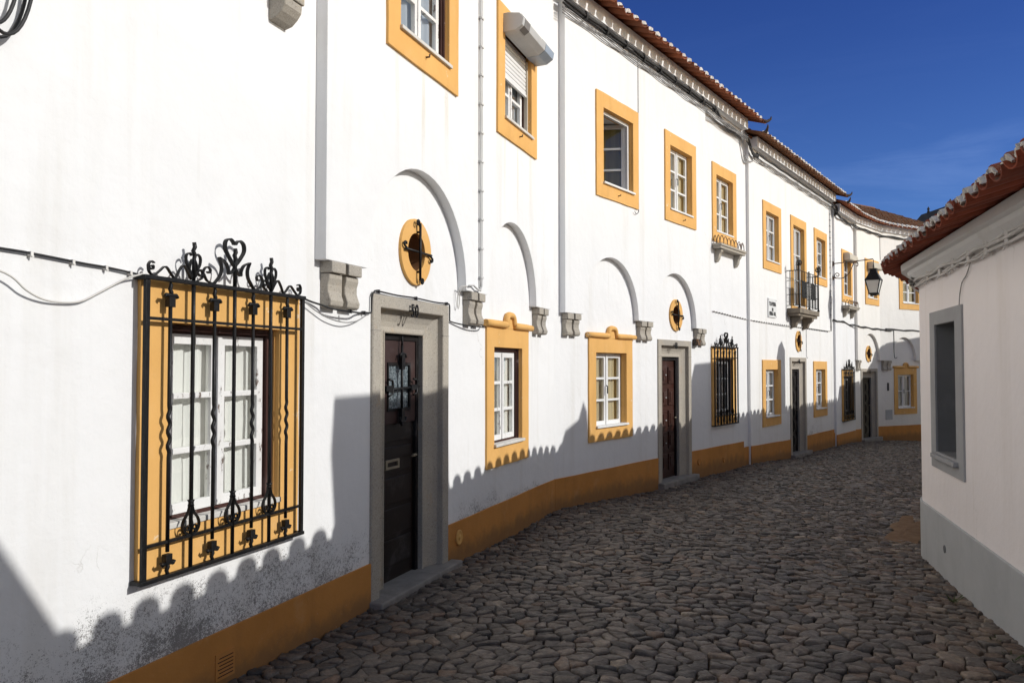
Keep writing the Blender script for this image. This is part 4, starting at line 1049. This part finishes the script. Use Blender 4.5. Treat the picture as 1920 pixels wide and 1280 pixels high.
# ---------------------------------------------------------------- street name plate
sg = MB(FC).box(1.03, 1.585, -.022, -.004, 2.735, 3.135).build('street_sign', 'sign_white', None, .004)
tag(sg, 'small white street name plate with three lines of black capitals between window and balcony', 'sign')
for txt, z, s_ in (('TRAVESSA', 2.985, .105), ('DE', 2.875, .085), ('SERRA GIL', 2.785, .098)):
    vs, fs = text_mesh(txt, s_, .003, .86, .006)
    L = MB(FC).add([(1.3075 + a, -.0245 + b_ * .3, z + c_) for a, b_, c_ in vs], fs)
    ROOT[sg.name] = Matrix(); L.build('lettering', 'cable_black', sg)
sc_ = MB(FC)
for x in (1.06, 1.555):
    for z in (2.765, 3.105): sc_.box(x - .008, x + .008, -.026, -.02, z - .008, z + .008)
sc_.build('screw', 'cable_black', sg)

# ---------------------------------------------------------------- cables
def cable(name, label, fr, pts, r=.011, mat='cable_black', n=5, clips=None, cm='mortar_white', group=None):
    t = MB(fr); P = smooth_path([Vector(p) for p in pts], n); t.tube(P, r, 7)
    o = t.build(name, mat, None); ROOT[o.name] = Matrix(); tag(o, label, 'cable', group)
    if clips:
        for x, y, z in clips:
            k = MB(fr).box(x - .006, x + .006, y - r - .004, y + .016, z - r - .005, z + r + .003); k.tube([(x + .004, y + .01, z - r - .004), (x + .004, y - .010, z - r - .007)], .005, 5); k.build('clip', cm, o)
    return o
cable('cable', 'black clipped cable running into the top left of the large window cage', FA, [(-7., -.014, 2.25), (-4.5, -.014, 2.19), (-3.4, -.014, 2.165), (-2.87, -.014, 2.163), (-2.72, -.014, 2.16), (-2.5, -.014, 2.150), (-2.35, -.014, 2.146), (-2.19, -.016, 2.135)], .0052, clips=[(-2.745, -.014, 2.16), (-2.545, -.014, 2.151), (-2.37, -.014, 2.146), (-2.23, -.014, 2.137), (-2.95, -.014, 2.162)])
cable('wire', 'thin white wire sagging in a loop on the wall left of the large window cage', FA, [(-3.6, -.05, 2.15), (-3.1, -.05, 2.10), (-2.88, -.045, 2.065), (-2.78, -.035, 2.008), (-2.69, -.022, 1.978), (-2.59, -.016, 1.972), (-2.50, -.018, 1.985), (-2.40, -.022, 2.035), (-2.28, -.03, 2.10), (-2.19, -.05, 2.135)], .0045, 'sill_paint')
cable('cable', 'black cable running over the stone frame of door 50', FA, [(-.91, -.03, 2.135), (-.80, -.02, 2.115), (-.68, -.04, 2.095), (-.60, -.075, 2.075), (-.33, -.08, 2.070), (-.22, -.03, 2.075), (-.12, -.018, 2.085), (-.05, -.018, 2.085), (-.025, -.018, 2.10), (-.020, -.016, 2.16), (-.018, -.02, 2.21), (.005, -.024, 2.243), (.05, -.026, 2.25), (.35, -.026, 2.243), (.65, -.026, 2.247), (1.0, -.026, 2.24), (1.25, -.026, 2.246), (1.30, -.024, 2.235), (1.32, -.018, 2.19), (1.325, -.016, 2.12), (1.36, -.016, 2.095), (1.62, -.05, 2.075), (1.80, -.07, 2.074), (1.98, -.06, 2.075), (2.05, -.03, 2.09), (2.06, -.016, 2.14), (2.09, -.016, 2.16)], .0065, n=4, clips=[(-.13, -.018, 2.085), (.06, -.026, 2.252), (.66, -.026, 2.249), (1.24, -.026, 2.248), (-.42, -.085, 2.075)], cm='cable_black')
cable('wire', 'thin pale wire sagging under the first corbel left of door 50', FA, [(-.90, -.03, 2.12), (-.75, -.03, 2.06), (-.60, -.04, 2.015), (-.42, -.05, 1.998), (-.25, -.04, 2.02), (-.08, -.02, 2.075)], .004, 'cable_grey')
cd = MB(FA)
cd.tube([(1.815, -.103, 6.3), (1.815, -.103, 4.0), (1.82, -.103, 2.55), (1.82, -.103, 2.44)], .010, 6); cd.tube([(1.845, -.103, 6.3), (1.848, -.103, 4.0), (1.85, -.103, 2.56), (1.845, -.105, 2.45), (1.80, -.11, 2.405), (1.72, -.115, 2.41), (1.63, -.11, 2.44), (1.55, -.10, 2.425)], .009, 6)
cdo = cd.build('conduit', 'pipe_white', None); ROOT[cdo.name] = Matrix(); tag(cdo, 'white twin conduit running down the wall between the two upper windows of the nearest house', 'conduit')
for i in range(15): MB(FA).box(1.800, 1.864, -.118, -.086, 2.52 + i * .27, 2.536 + i * .27).build('clip', 'pipe_white', cdo)
cable('wire', 'short white wire loop dangling left of the second corbel', FA, [(1.53, -.095, 2.42), (1.46, -.05, 2.40), (1.455, -.03, 2.28), (1.475, -.03, 2.22), (1.50, -.03, 2.26), (1.485, -.04, 2.36), (1.50, -.08, 2.41)], .005, 'sill_paint')
co = MB(FA)
for i, (rx, rz, cx, cz, yy) in enumerate(((.13, .27, -2.925, 3.25, -.03), (.105, .22, -2.955, 3.24, -.05), (.127, .275, -2.925, 3.26, -.07))):
    co.tube([(cx + rx * math.cos(a), yy - .01 * math.sin(a * 2), cz + rz * math.sin(a)) for a in [2 * PI * q / 36 for q in range(36)]], .0075, 6, True)
coo = co.build('cable_coil', 'cable_black', None); ROOT[coo.name] = Matrix(); tag(coo, 'coil of spare black cable hung on the wall at upper left', 'cable coil')
cable('wire', 'thin grey wire running down beside the open upper window', FB, [(2.225, -.09, 6.3), (2.225, -.09, 5.4), (2.225, -.09, 4.4), (2.225, -.09, 3.99), (2.19, -.10, 3.93), (2.10, -.11, 3.90), (2.05, -.11, 3.93)], .0055, 'cable_grey')

def bundle(label, paths, group='cable bundles under the eaves', clip_pts=(), dark='cable_black'):
    """several cables of one bundle, tied together; one object with its own ties"""
    t = MB()
    for i, (pts, r, amp) in enumerate(paths): strand(t, pts, r, amp, 5, seed=i * 7 + len(label), ph=i * 1.3)
    o = t.build('cable_bundle', dark, None); ROOT[o.name] = Matrix(); tag(o, label, 'cable', group)
    return o
def along(fr, x0, x1, y, z, n=8, zs=0.): return [W(fr, x0 + (x1 - x0) * i / n, y, z + zs * i / n) for i in range(n + 1)]
pB = [(along(FB, .05, 5.3, -.12, 6.262, 8), .021, .007), (along(FB, .05, 5.3, -.135, 6.235, 8), .018, .008), (along(FB, .05, 5.3, -.115, 6.205, 8), .014, .010)]
endB = [W(FB, 5.7, -.08, 6.19), W(FB, 6.2, -.06, 6.17), W(FB, 6.8, -.06, 6.19), W(FB, 7.12, -.09, 6.16), W(FB, 7.22, -.12, 6.02), W(FB, 7.36, -.12, 5.93), W(FC, .2, -.10, 5.90)]
pB = [(p + [e + Vector((0, 0, -.03 * i)) for e in endB], r_, a) for i, (p, r_, a) in enumerate(pB)]
bb = bundle('thick black cable bundle under the eaves of the house with the open window', pB)
for i in range(9):
    x = .6 + i * .58; MB(FB).prism([(-.09, 6.19), (-.15, 6.19), (-.165, 6.23), (-.145, 6.29), (-.11, 6.295), (-.09, 6.26)], x - .022, x + .022).build('tie', 'cable_black', bb)
bg = bundle('thin grey cables under the eaves of the house with the open window', [(along(FB, .05, 7.1, -.106, 6.165 - .024 * i, 12), .008, .008) for i in range(4)], dark='cable_grey')
pC = [(along(FC, .2, 6.6, -.07, 5.955, 9, .02), .020, .007), (along(FC, .2, 6.6, -.09, 5.935, 9, .02), .015, .008)]
bundle('black cable bundle under the eaves of the balcony house', pC)
bundle('grey weathered cables under the eaves of the balcony house', [(along(FC, .1, 6.6, -.03, 5.89 - .026 * i, 10), .008, .009) for i in range(3)], dark='cable_grey')
p4 = [W(FC, 6.5, -.06, 5.92), W(FD, -.2, -.08, 5.75), W(FD, .6, -.05, 5.72), W(FD, 1.5, -.05, 5.72), W(FE, .05, -.12, 5.70), W(FE, 1.0, -.12, 5.70), W(FE, 1.9, -.12, 5.70), W(FF, .5, -.11, 5.70), W(FF, 2., -.11, 5.70), W(FF, 4., -.11, 5.70)]
bundle('black cable bundle under the cornice of the house at the far bend', [(p4, .020, .014), ([p + Vector((0, 0, -.03)) for p in p4], .015, .014)])
bk = MB()
for i in range(6): bk.tube(smooth_path([W(FC, 6.62 + .02 * i, -.08, 5.99), W(FC, 6.68, -.15, 5.90 - .03 * i), W(FC, 6.72, -.12, 5.74 + .02 * i), W(FC, 6.66, -.07, 5.70), W(FC, 6.62, -.10, 5.85)], 4), .012, 6)
bko = bk.build('cable_tangle', 'cable_black', None); ROOT[bko.name] = Matrix(); tag(bko, 'tangle of black cable where the balcony house meets the far bend house', 'cable')
# tangle and boxes at the joint of the second and third house
bk = MB()
for i in range(4): bk.tube(smooth_path([W(FB, 6.9, -.07, 6.17 - .03 * i), W(FB, 7.0, -.04, 5.95 - .02 * i), W(FB, 7.1, -.04, 5.80 - .03 * i), W(FB, 7.3, -.08, 5.74), W(FC, .1, -.05, 5.80)], 4), .008, 6)
bko = bk.build('cable_tangle', 'cable_grey', None); ROOT[bko.name] = Matrix(); tag(bko, 'grey cables looping down the wall joint left of the balcony house', 'cable')
# low cables
lowB = [(5.37, -.016, 2.69), (5.9, -.016, 2.675), (6.4, -.016, 2.655), (6.9, -.016, 2.64), (7.3, -.014, 2.63)]
cable('cable', 'pale clipped cable at mid height from above the second window cage to the wall joint', FB, lowB, .0075, 'cable_white', clips=[(5.42 + .14 * i, -.016, 2.688 - .0045 * i * 1.0) for i in range(13)], cm='cable_black')
cable('cable', 'pale clipped cable at mid height below the balcony', FC, [(-.08, -.016, 2.62), (1.0, -.016, 2.61), (2.2, -.016, 2.60), (3.4, -.016, 2.62), (4.4, -.016, 2.63), (5.4, -.016, 2.63), (6.36, -.016, 2.635)], .0085, 'cable_white', clips=[(.1 + .16 * i, -.016, 2.612) for i in range(38)], cm='cable_black')
vert = MB(FC)
for x in (6.38, 6.44): vert.tube([(x, -.014, 2.64), (x, -.014, 3.5), (x + .01, -.014, 4.6), (x, -.014, 5.85)], .011, 6)
vo_ = vert.build('conduit', 'pipe_white', None); ROOT[vo_.name] = Matrix(); tag(vo_, 'white twin conduit down the right edge of the balcony house beside the lantern', 'conduit')
for i in range(20): MB(FC).box(6.36, 6.46, -.03, -.003, 2.75 + i * .155, 2.762 + i * .155).build('clip', 'cable_grey', vo_)
p5 = [W(FC, 6.6, -.02, 2.93), W(FD, -.2, -.03, 2.90), W(FD, .3, -.02, 2.93), W(FD, 1.2, -.02, 2.88), W(FE, 0., -.11, 2.86), W(FE, .9, -.10, 2.84), W(FE, 1.8, -.11, 2.83), W(FF, .4, -.10, 2.84), W(FF, 1.4, -.10, 2.84), W(FF, 3.4, -.10, 2.84)]
ob = bundle('black twisted cable at mid height across the far bend house', [(p5, .016, .012), ([p + Vector((0, 0, .012)) for p in p5], .011, .014)], group='mid height cables')
MB(FF).box(.28, .62, -.13, -.08, 2.80, 2.88).build('joint_box', 'cable_black', ob, .01)
cable('wire', 'thin cable with a hooked end hanging from the mid height cable beside the far arch', FF, [(.72, -.09, 2.84), (.73, -.09, 2.55), (.72, -.09, 2.25), (.74, -.09, 2.02), (.80, -.09, 1.97), (.88, -.09, 2.0)], .009, 'cable_black')
cable('wire', 'faint grey wire hanging below the eaves of the far bend house', FF, [(.06, -.085, 5.68), (.06, -.085, 5.2), (.07, -.085, 4.95)], .007, 'cable_grey')
tw = MB(FC); tw.tube([(3.95, -.02, 2.60), (3.95, -.02, 2.2), (3.96, -.02, 1.95), (3.95, -.04, 1.90)], .007, 5)
two = tw.build('wire', 'cable_grey', None); ROOT[two.name] = Matrix(); tag(two, 'grey wire dropping beside the door of the balcony house', 'cable')
# white painted bundle on the right-hand house
rl = [P0 - d0 * 7.9, P0 - d0 * 3., P0, P0 + d0 * 1.4, cut] + arcp[2::2] + [tail[0]]
def rline(off, z): return [Vector((p.x, p.y, z)) for p in offset_line([Vector((q.x, q.y)) for q in rl], off)]
rbp = [(rline(-.030 - .012 * (i % 3), 2.545 - .020 * i), [.011, .009, .013, .008, .010][i], .011) for i in range(5)]
rbo = bundle('bundle of white painted cables under the eaves of the low house on the right', rbp, dark='cable_white')
for i in range(11):
    k = MB()
    c_ = P0 + d0 * (-2.2 + i * .44); c_ = c_ - nr0 * .045
    k.box(c_.x - .012, c_.x + .03, c_.y - .02, c_.y + .02, 2.445 + .008 * (i % 3), 2.58)
    k.tube([(c_.x, c_.y, 2.445), (c_.x - .02, c_.y, 2.437), (c_.x - .025, c_.y + .01, 2.42)], .008, 5)
    k.build('bracket', 'cable_white', rbo, .004)
ck = MB(FR); ck.tube(smooth_path([(-.90, -.02, 2.50), (-1.0, -.014, 2.44), (-1.10, -.012, 2.38), (-1.22, -.012, 2.34), (-1.28, -.014, 2.26), (-1.30, -.016, 2.17)], 4), .0045, 5)
cko = ck.build('wire', 'cable_grey', None); ROOT[cko.name] = Matrix(); tag(cko, 'thin dark wire hanging from the cable bundle to the grey niche on the right', 'cable')

# ---------------------------------------------------------------- street
LP = [(W(FA, -7, 0), .03), (W(FA, -1.5, 0), .012), (W(FA, 0, 0), 0.), (W(FA, 1.45, 0), -.017), (W(FB, 0, 0), -.046), (W(FB, 3., 0), -.135), (W(FB, 7.3, 0), -.19), (W(FC, 2.6, 0), -.296), (W(FC, 6.7, 0), -.36), (W(FE, 0, 0), -.42), (W(FF, 0, 0), -.495), (W(FF, 1.8, 0), -.60), (W(FF, 6., 0), -.85)]
SS = [0.]
for a, b_ in zip(LP, LP[1:]): SS.append(SS[-1] + (b_[0] - a[0]).xy.length)
S0 = SS[2]
def base_at(s):
    s = max(SS[0], min(SS[-1] - 1e-6, s))
    for i in range(len(SS) - 1):
        if s <= SS[i + 1]:
            f_ = (s - SS[i]) / (SS[i + 1] - SS[i]); p = LP[i][0].lerp(LP[i + 1][0], f_); return p.x, p.y, LP[i][1] + (LP[i + 1][1] - LP[i][1]) * f_
ST = .05; NS = int(SS[-1] / ST) + 1
BX = [base_at(i * ST) for i in range(NS)]
NX = []
for i in range(NS):
    a, b_ = BX[max(0, i - 36)], BX[min(NS - 1, i + 36)]; dx, dy = b_[0] - a[0], b_[1] - a[1]; L = math.hypot(dx, dy); NX.append((dy / L, -dx / L))
def street(s, w_, h=0.):
    i = max(0, min(NS - 2, int(s / ST))); f_ = s / ST - i; a, b_ = BX[i], BX[i + 1]
    nx = NX[i][0] + (NX[i + 1][0] - NX[i][0]) * f_; ny = NX[i][1] + (NX[i + 1][1] - NX[i][1]) * f_
    u = s - S0; k_ = .04 - .09 * max(0., min(1., (u - .6) / 3.1))
    z = a[2] + (b_[2] - a[2]) * f_ + k_ * w_ / 4.2 + .035 * math.sin(max(0., min(1., w_ / 4.2)) * PI) - .025 + .010 * math.sin(s * 1.7 + w_ * 2.1) + .008 * math.sin(w_ * 4.3 - s * .9)
    return (a[0] + (b_[0] - a[0]) * f_ + nx * w_, a[1] + (b_[1] - a[1]) * f_ + ny * w_, z + h)
RL = [(p.x, p.y) for p in full]
def right_dist(x, y):
    """distance on the street side of the right-hand wall line (negative inside the house)"""
    best = 1e9
    for (ax, ay), (bx_, by) in zip(RL, RL[1:]):
        dx, dy = bx_ - ax, by - ay; L2 = dx * dx + dy * dy; t = max(0., min(1., ((x - ax) * dx + (y - ay) * dy) / L2))
        px, py = ax + dx * t - x, ay + dy * t - y; d_ = math.hypot(px, py)
        if d_ < abs(best): best = d_ if (dx * (y - ay) - dy * (x - ax)) > 0 else -d_
    return best
rc = random.Random(11)
DS, DW = .083, .113
sa, sb_ = S0 - 3.2, SS[-1] - 2.2
nr_, nc_ = int((sb_ - sa) / DS), int(5.0 / DW)
pts = {}
for i in range(-2, nr_ + 2):
    off = rc.uniform(0, DW)
    for j in range(-2, nc_ + 2):
        pts[i, j] = (sa + (i + .5) * DS + rc.uniform(-.40, .40) * DS + .02 * math.sin(j * .55 + i * .13), (j) * DW + off + rc.uniform(-.42, .42) * DW)
        if rc.random() < .10: del pts[i, j]
cv_, cf_, ct_ = [], [], []
for i in range(nr_):
    for j in range(-1, nc_ + 1):
        if (i, j) not in pts: continue
        s, w_ = pts[i, j]
        if w_ < -.04 or w_ > 5.: continue
        x, y, z = street(s, w_)
        if right_dist(x, y) < -.06: continue
        far = (s - S0) > 12
        poly = [(s - .2, w_ - .25), (s + .2, w_ - .25), (s + .2, w_ + .25), (s - .2, w_ + .25)]
        for di in (-2, -1, 0, 1, 2):
            for dj in (-2, -1, 0, 1, 2):
                if not (di or dj) or (i + di, j + dj) not in pts: continue
                qs, qw = pts[i + di, j + dj]; mx, my = (s + qs) / 2, (w_ + qw) / 2; ax, ay = qs - s, qw - w_
                new = []; n = len(poly)
                for k in range(n):
                    p, q = poly[k], poly[(k + 1) % n]
                    dp = (p[0] - mx) * ax + (p[1] - my) * ay; dq = (q[0] - mx) * ax + (q[1] - my) * ay
                    if dp <= 0: new.append(p)
                    if (dp < 0) != (dq < 0) and dp != dq:
                        f_ = dp / (dp - dq); new.append((p[0] + (q[0] - p[0]) * f_, p[1] + (q[1] - p[1]) * f_))
                poly = new
                if len(poly) < 3: break
            if len(poly) < 3: break
        if len(poly) < 3: continue
        # close corners, then round them off
        cs = sum(p[0] for p in poly) / len(poly); cw = sum(p[1] for p in poly) / len(poly)
        gap = rc.uniform(.002, .005)
        sh = []
        for p in poly:
            dx, dy = p[0] - cs, p[1] - cw; L = math.hypot(dx, dy) + 1e-6; k = max(.3, (L - gap) / L); sh.append((cs + dx * k, cw + dy * k))
        if not far:     # chipped, uneven edges
            nn_ = []
            for k in range(len(sh)):
                p, q = sh[k], sh[(k + 1) % len(sh)]; nn_.append(p); L = math.hypot(q[0] - p[0], q[1] - p[1])
                if L > .05: f_ = rc.uniform(.35, .65); e_ = rc.uniform(-.008, .004); nn_.append((p[0] + (q[0] - p[0]) * f_ + (q[1] - p[1]) / L * e_, p[1] + (q[1] - p[1]) * f_ - (q[0] - p[0]) / L * e_))
            sh = nn_
        ring = []
        n = len(sh)
        for k in range(n):
            p, q = sh[k], sh[(k + 1) % n]
            a_ = rc.uniform(.11, .21)
            ring.append((p[0] + (q[0] - p[0]) * a_, p[1] + (q[1] - p[1]) * a_)); ring.append((p[0] + (q[0] - p[0]) * (1 - a_), p[1] + (q[1] - p[1]) * (1 - a_)))
        if far: ring = ring[::2] if len(ring) > 10 else ring
        ring = [(p[0] + rc.uniform(-.003, .003), p[1] + rc.uniform(-.003, .003)) for p in ring]
        h = rc.uniform(.010, .027); ts, tw_ = rc.uniform(-.14, .14), rc.uniform(-.12, .12); tone = rc.random()
        if right_dist(x, y) < .55 and rc.random() < .5: tone = rc.uniform(.82, 1.)
        b0_ = len(cv_); n = len(ring)
        levels = ((1.01, -.035), (.985, h * .36), (.935, h * .84), (.68, h)) if not far else ((1.0, -.03), (.93, h * .5), (.6, h))
        for sc, zz in levels:
            for p in ring:
                ps = cs + (p[0] - cs) * sc; pw = cw + (p[1] - cw) * sc
                hh = zz + (ts * (ps - cs) + tw_ * (pw - cw) + rc.uniform(-.003, .003) if zz > 0 else 0)
                cv_.append(street(ps, pw, hh)); ct_.append(tone)
        cv_.append(street(cs, cw, h * 1.03 + rc.uniform(-.002, .003))); ct_.append(tone)
        nl = len(levels)
        for l in range(nl - 1):
            for k in range(n):
                a_, b_ = b0_ + l * n + k, b0_ + l * n + (k + 1) % n; cf_.append((a_, b_, b_ + n, a_ + n))
        top = b0_ + (nl - 1) * n
        for k in range(n): cf_.append((top + k, top + (k + 1) % n, b0_ + nl * n))
me = bpy.data.meshes.new('cobbled_street'); me.from_pydata(cv_, [], cf_); me.polygons.foreach_set('use_smooth', [True] * len(cf_))
at = me.attributes.new('tone', 'FLOAT', 'POINT'); at.data.foreach_set('value', ct_); me.materials.append(M['cobbles'])
# make the stones face up
nz = sum(p.normal.z for p in me.polygons[:400])
if nz < 0: me.flip_normals()
so = bpy.data.objects.new('cobbled_street', me); COL.objects.link(so); struct(so)
# bedding of dirt between the stones
g = MB(); gs = [S0 - 6.5 + .16 * i for i in range(int((SS[-1] - .5 - S0 + 6.5) / .16))]; ws = [-.3 + .14 * k for k in range(42)]
vs = [Vector(street(s, w_, -.011 + .006 * math.sin(s * 9.1 + w_ * 7) + .004 * math.sin(w_ * 17 - s * 5))) for s in gs for w_ in ws]; nw = len(ws)
g.add(vs, [(i * nw + k, i * nw + k + 1, (i + 1) * nw + k + 1, (i + 1) * nw + k) for i in range(len(gs) - 1) for k in range(nw - 1)], True)
struct(g.build('street_bed', 'joint_dirt', None, recalc=False))
struct(MB().add([(-400, -400, -1.2), (400, -400, -1.2), (400, 400, -1.2), (-400, 400, -1.2)], [(0, 1, 2, 3)]).build('ground', 'earth', None))
# sand washed against the corner
def mound(cx, cy, rx, ry, h, ang, seed):
    r2 = random.Random(seed); vs, fs = [], []; N = 26
    ph = [r2.uniform(0, 6) for _ in range(3)]
    for l in range(7):
        f_ = l / 6
        for k in range(N):
            a = 2 * PI * k / N; wob = 1 + .22 * math.sin(3 * a + ph[0]) + .16 * math.sin(7 * a + ph[1]) + .1 * math.sin(11 * a + ph[2]); x, y = rx * f_ * wob * math.cos(a), ry * f_ * wob * math.sin(a)
            X, Y = cx + x * math.cos(ang) - y * math.sin(ang), cy + x * math.sin(ang) + y * math.cos(ang)
            vs.append((X, Y, h * (1 - f_ ** 1.6) - .012 + r2.uniform(-.004, .004)))
    for l in range(6):
        for k in range(N): fs.append((l * N + k, l * N + (k + 1) % N, (l + 1) * N + (k + 1) % N, (l + 1) * N + k))
    fs.append(tuple(range(N))); return vs, fs
vs, fs = mound(4.33, 9.05, .20, .95, .016, R(-31), 4)
sd = MB().add([(x, y, z - .089) for x, y, z in vs], fs, True).build('sand', 'sandy_dirt', None); sd['kind'] = 'stuff'; sd['label'] = 'reddish sand washed up at the corner of the right-hand house'
# a tuft of weed by the right-hand wall
wd = MB(); r2 = random.Random(5)
for (bx_, by) in ((2.86, 4.72), (2.90, 4.80), (2.95, 5.10), (3.20, 6.0)):
    for i in range(16):
        a, L = r2.uniform(0, 6.28), r2.uniform(.03, .09); p = Vector((bx_ + r2.uniform(-.03, .03), by + r2.uniform(-.03, .03), .0)); d_ = Vector((math.cos(a), math.sin(a), r2.uniform(.6, 1.6))).normalized()
        sd_ = Vector((-math.sin(a), math.cos(a), 0)) * .006; wd.add([p - sd_, p + sd_, p + d_ * L + sd_ * .6 - Vector((0, 0, .2 * L)), p + d_ * L * 1.2 - Vector((0, 0, .35 * L))], [(0, 1, 2), (0, 2, 3)])
wo = wd.build('weeds', 'weed', None, recalc=False); wo['kind'] = 'stuff'; wo['label'] = 'small weeds at the foot of the right-hand wall'

# ------------------------------------------------------------------ light, sky, camera
EL = math.atan(.53)
Sh = Vector((.9553, -.2957)).normalized()
sdir = Vector((Sh.x * math.cos(EL), Sh.y * math.cos(EL), math.sin(EL)))
sun = bpy.data.lights.new('sun', 'SUN'); sun.energy = 3.1; sun.angle = R(.53); sun.color = (1., .982, .945)
so_ = bpy.data.objects.new('sun', sun); COL.objects.link(so_); so_.rotation_euler = sdir.to_track_quat('Z', 'Y').to_euler()
wld = bpy.data.worlds.new('World'); scene.world = wld; wld.use_nodes = True
wn, wl = wld.node_tree.nodes, wld.node_tree.links
bg = wn['Background']; bg.inputs['Strength'].default_value = .125
sky = wn.new('ShaderNodeTexSky'); sky.sky_type = 'NISHITA'; sky.sun_disc = False; sky.sun_elevation = EL; sky.sun_rotation = math.atan2(Sh.x, Sh.y)
sky.altitude = 300; sky.air_density = 1.0; sky.dust_density = .2; sky.ozone_density = 4.0
# thin streaks of cirrus
tc = wn.new('ShaderNodeTexCoord'); mp = wn.new('ShaderNodeMapping'); mp.inputs['Rotation'].default_value = (0, R(14), R(30)); mp.inputs['Scale'].default_value = (1.2, 3., 14.)
wl.new(tc.outputs['Generated'], mp.inputs[0])
nz_ = wn.new('ShaderNodeTexNoise'); nz_.inputs['Scale'].default_value = 1.6; nz_.inputs['Detail'].default_value = 6; nz_.inputs['Roughness'].default_value = .6; nz_.inputs['Distortion'].default_value = .6
wl.new(mp.outputs[0], nz_.inputs['Vector'])
mr = wn.new('ShaderNodeMapRange'); mr.inputs[1].default_value = .52; mr.inputs[2].default_value = .80; mr.inputs[3].default_value = 0; mr.inputs[4].default_value = .30; wl.new(nz_.outputs['Fac'], mr.inputs[0])
sz0 = wn.new('ShaderNodeSeparateXYZ'); wl.new(tc.outputs['Generated'], sz0.inputs[0])
bd = wn.new('ShaderNodeMath'); bd.operation = 'SUBTRACT'; bd.inputs[1].default_value = .215; wl.new(sz0.outputs[2], bd.inputs[0])
ba = wn.new('ShaderNodeMath'); ba.operation = 'ABSOLUTE'; wl.new(bd.outputs[0], ba.inputs[0])
bm_ = wn.new('ShaderNodeMapRange'); bm_.interpolation_type = 'SMOOTHSTEP'; bm_.inputs[1].default_value = .01; bm_.inputs[2].default_value = .085; bm_.inputs[3].default_value = 1.; bm_.inputs[4].default_value = .12; wl.new(ba.outputs[0], bm_.inputs[0])
cm_ = wn.new('ShaderNodeMath'); cm_.operation = 'MULTIPLY'; wl.new(mr.outputs[0], cm_.inputs[0]); wl.new(bm_.outputs[0], cm_.inputs[1])
mx = wn.new('ShaderNodeMix'); mx.data_type = 'RGBA'; wl.new(cm_.outputs[0], mx.inputs[0]); wl.new(sky.outputs[0], mx.inputs[6]); mx.inputs[7].default_value = (6., 6.6, 7.6, 1)
# deep blue a quarter turn from the sun; warm brightness elsewhere added as fill
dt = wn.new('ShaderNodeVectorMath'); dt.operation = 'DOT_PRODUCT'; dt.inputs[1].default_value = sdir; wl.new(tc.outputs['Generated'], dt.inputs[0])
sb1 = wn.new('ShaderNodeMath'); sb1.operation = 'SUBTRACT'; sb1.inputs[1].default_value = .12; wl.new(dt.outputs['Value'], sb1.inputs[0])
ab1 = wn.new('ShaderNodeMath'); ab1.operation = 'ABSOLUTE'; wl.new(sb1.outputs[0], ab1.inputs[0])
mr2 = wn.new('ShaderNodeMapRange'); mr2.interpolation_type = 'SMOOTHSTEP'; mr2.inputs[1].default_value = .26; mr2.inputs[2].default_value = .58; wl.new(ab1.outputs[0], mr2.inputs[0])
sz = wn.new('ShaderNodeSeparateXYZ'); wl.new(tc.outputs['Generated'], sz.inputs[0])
mz = wn.new('ShaderNodeMapRange'); mz.interpolation_type = 'SMOOTHSTEP'; mz.inputs[1].default_value = .52; mz.inputs[2].default_value = .92; mz.inputs[4].default_value = .9; wl.new(sz.outputs[2], mz.inputs[0])  # zenith raised too, as extra fill for the shaded walls
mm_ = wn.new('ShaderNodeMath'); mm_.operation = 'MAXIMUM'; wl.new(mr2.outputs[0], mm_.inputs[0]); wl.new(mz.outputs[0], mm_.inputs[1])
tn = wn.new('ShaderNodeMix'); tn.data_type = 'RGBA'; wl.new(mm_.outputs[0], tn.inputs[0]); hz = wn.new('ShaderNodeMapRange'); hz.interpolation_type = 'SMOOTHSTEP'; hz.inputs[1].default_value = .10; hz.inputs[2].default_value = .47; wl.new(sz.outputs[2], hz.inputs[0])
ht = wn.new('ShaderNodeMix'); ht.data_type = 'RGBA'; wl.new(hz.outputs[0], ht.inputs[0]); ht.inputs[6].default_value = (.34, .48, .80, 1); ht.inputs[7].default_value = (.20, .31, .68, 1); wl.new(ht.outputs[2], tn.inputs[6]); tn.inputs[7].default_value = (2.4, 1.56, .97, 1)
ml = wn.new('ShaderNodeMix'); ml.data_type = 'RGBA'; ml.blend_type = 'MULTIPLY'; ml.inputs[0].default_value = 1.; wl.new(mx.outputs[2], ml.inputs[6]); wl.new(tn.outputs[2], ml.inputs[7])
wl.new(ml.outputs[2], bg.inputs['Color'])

cam = bpy.data.cameras.new('camera'); co_ = bpy.data.objects.new('camera', cam); COL.objects.link(co_); scene.camera = co_
cam.lens = 36 * 1536 / 1920; cam.sensor_width = 36; cam.clip_start = .05; cam.clip_end = 2000
co_.location = (0, 0, 1.70); co_.rotation_euler = (R(90) + math.atan(48 / 1536), 0, 0)
scene.view_settings.view_transform = 'Standard'; scene.view_settings.look = 'None'; scene.view_settings.exposure = .05; scene.view_settings.gamma = 1.
scene.render.engine = 'CYCLES'
scene.cycles.use_denoising = True; scene.cycles.max_bounces = 8; scene.cycles.diffuse_bounces = 5; scene.cycles.glossy_bounces = 3; scene.cycles.transparent_max_bounces = 12; scene.cycles.transmission_bounces = 4
scene.cycles.sample_clamp_indirect = 6.
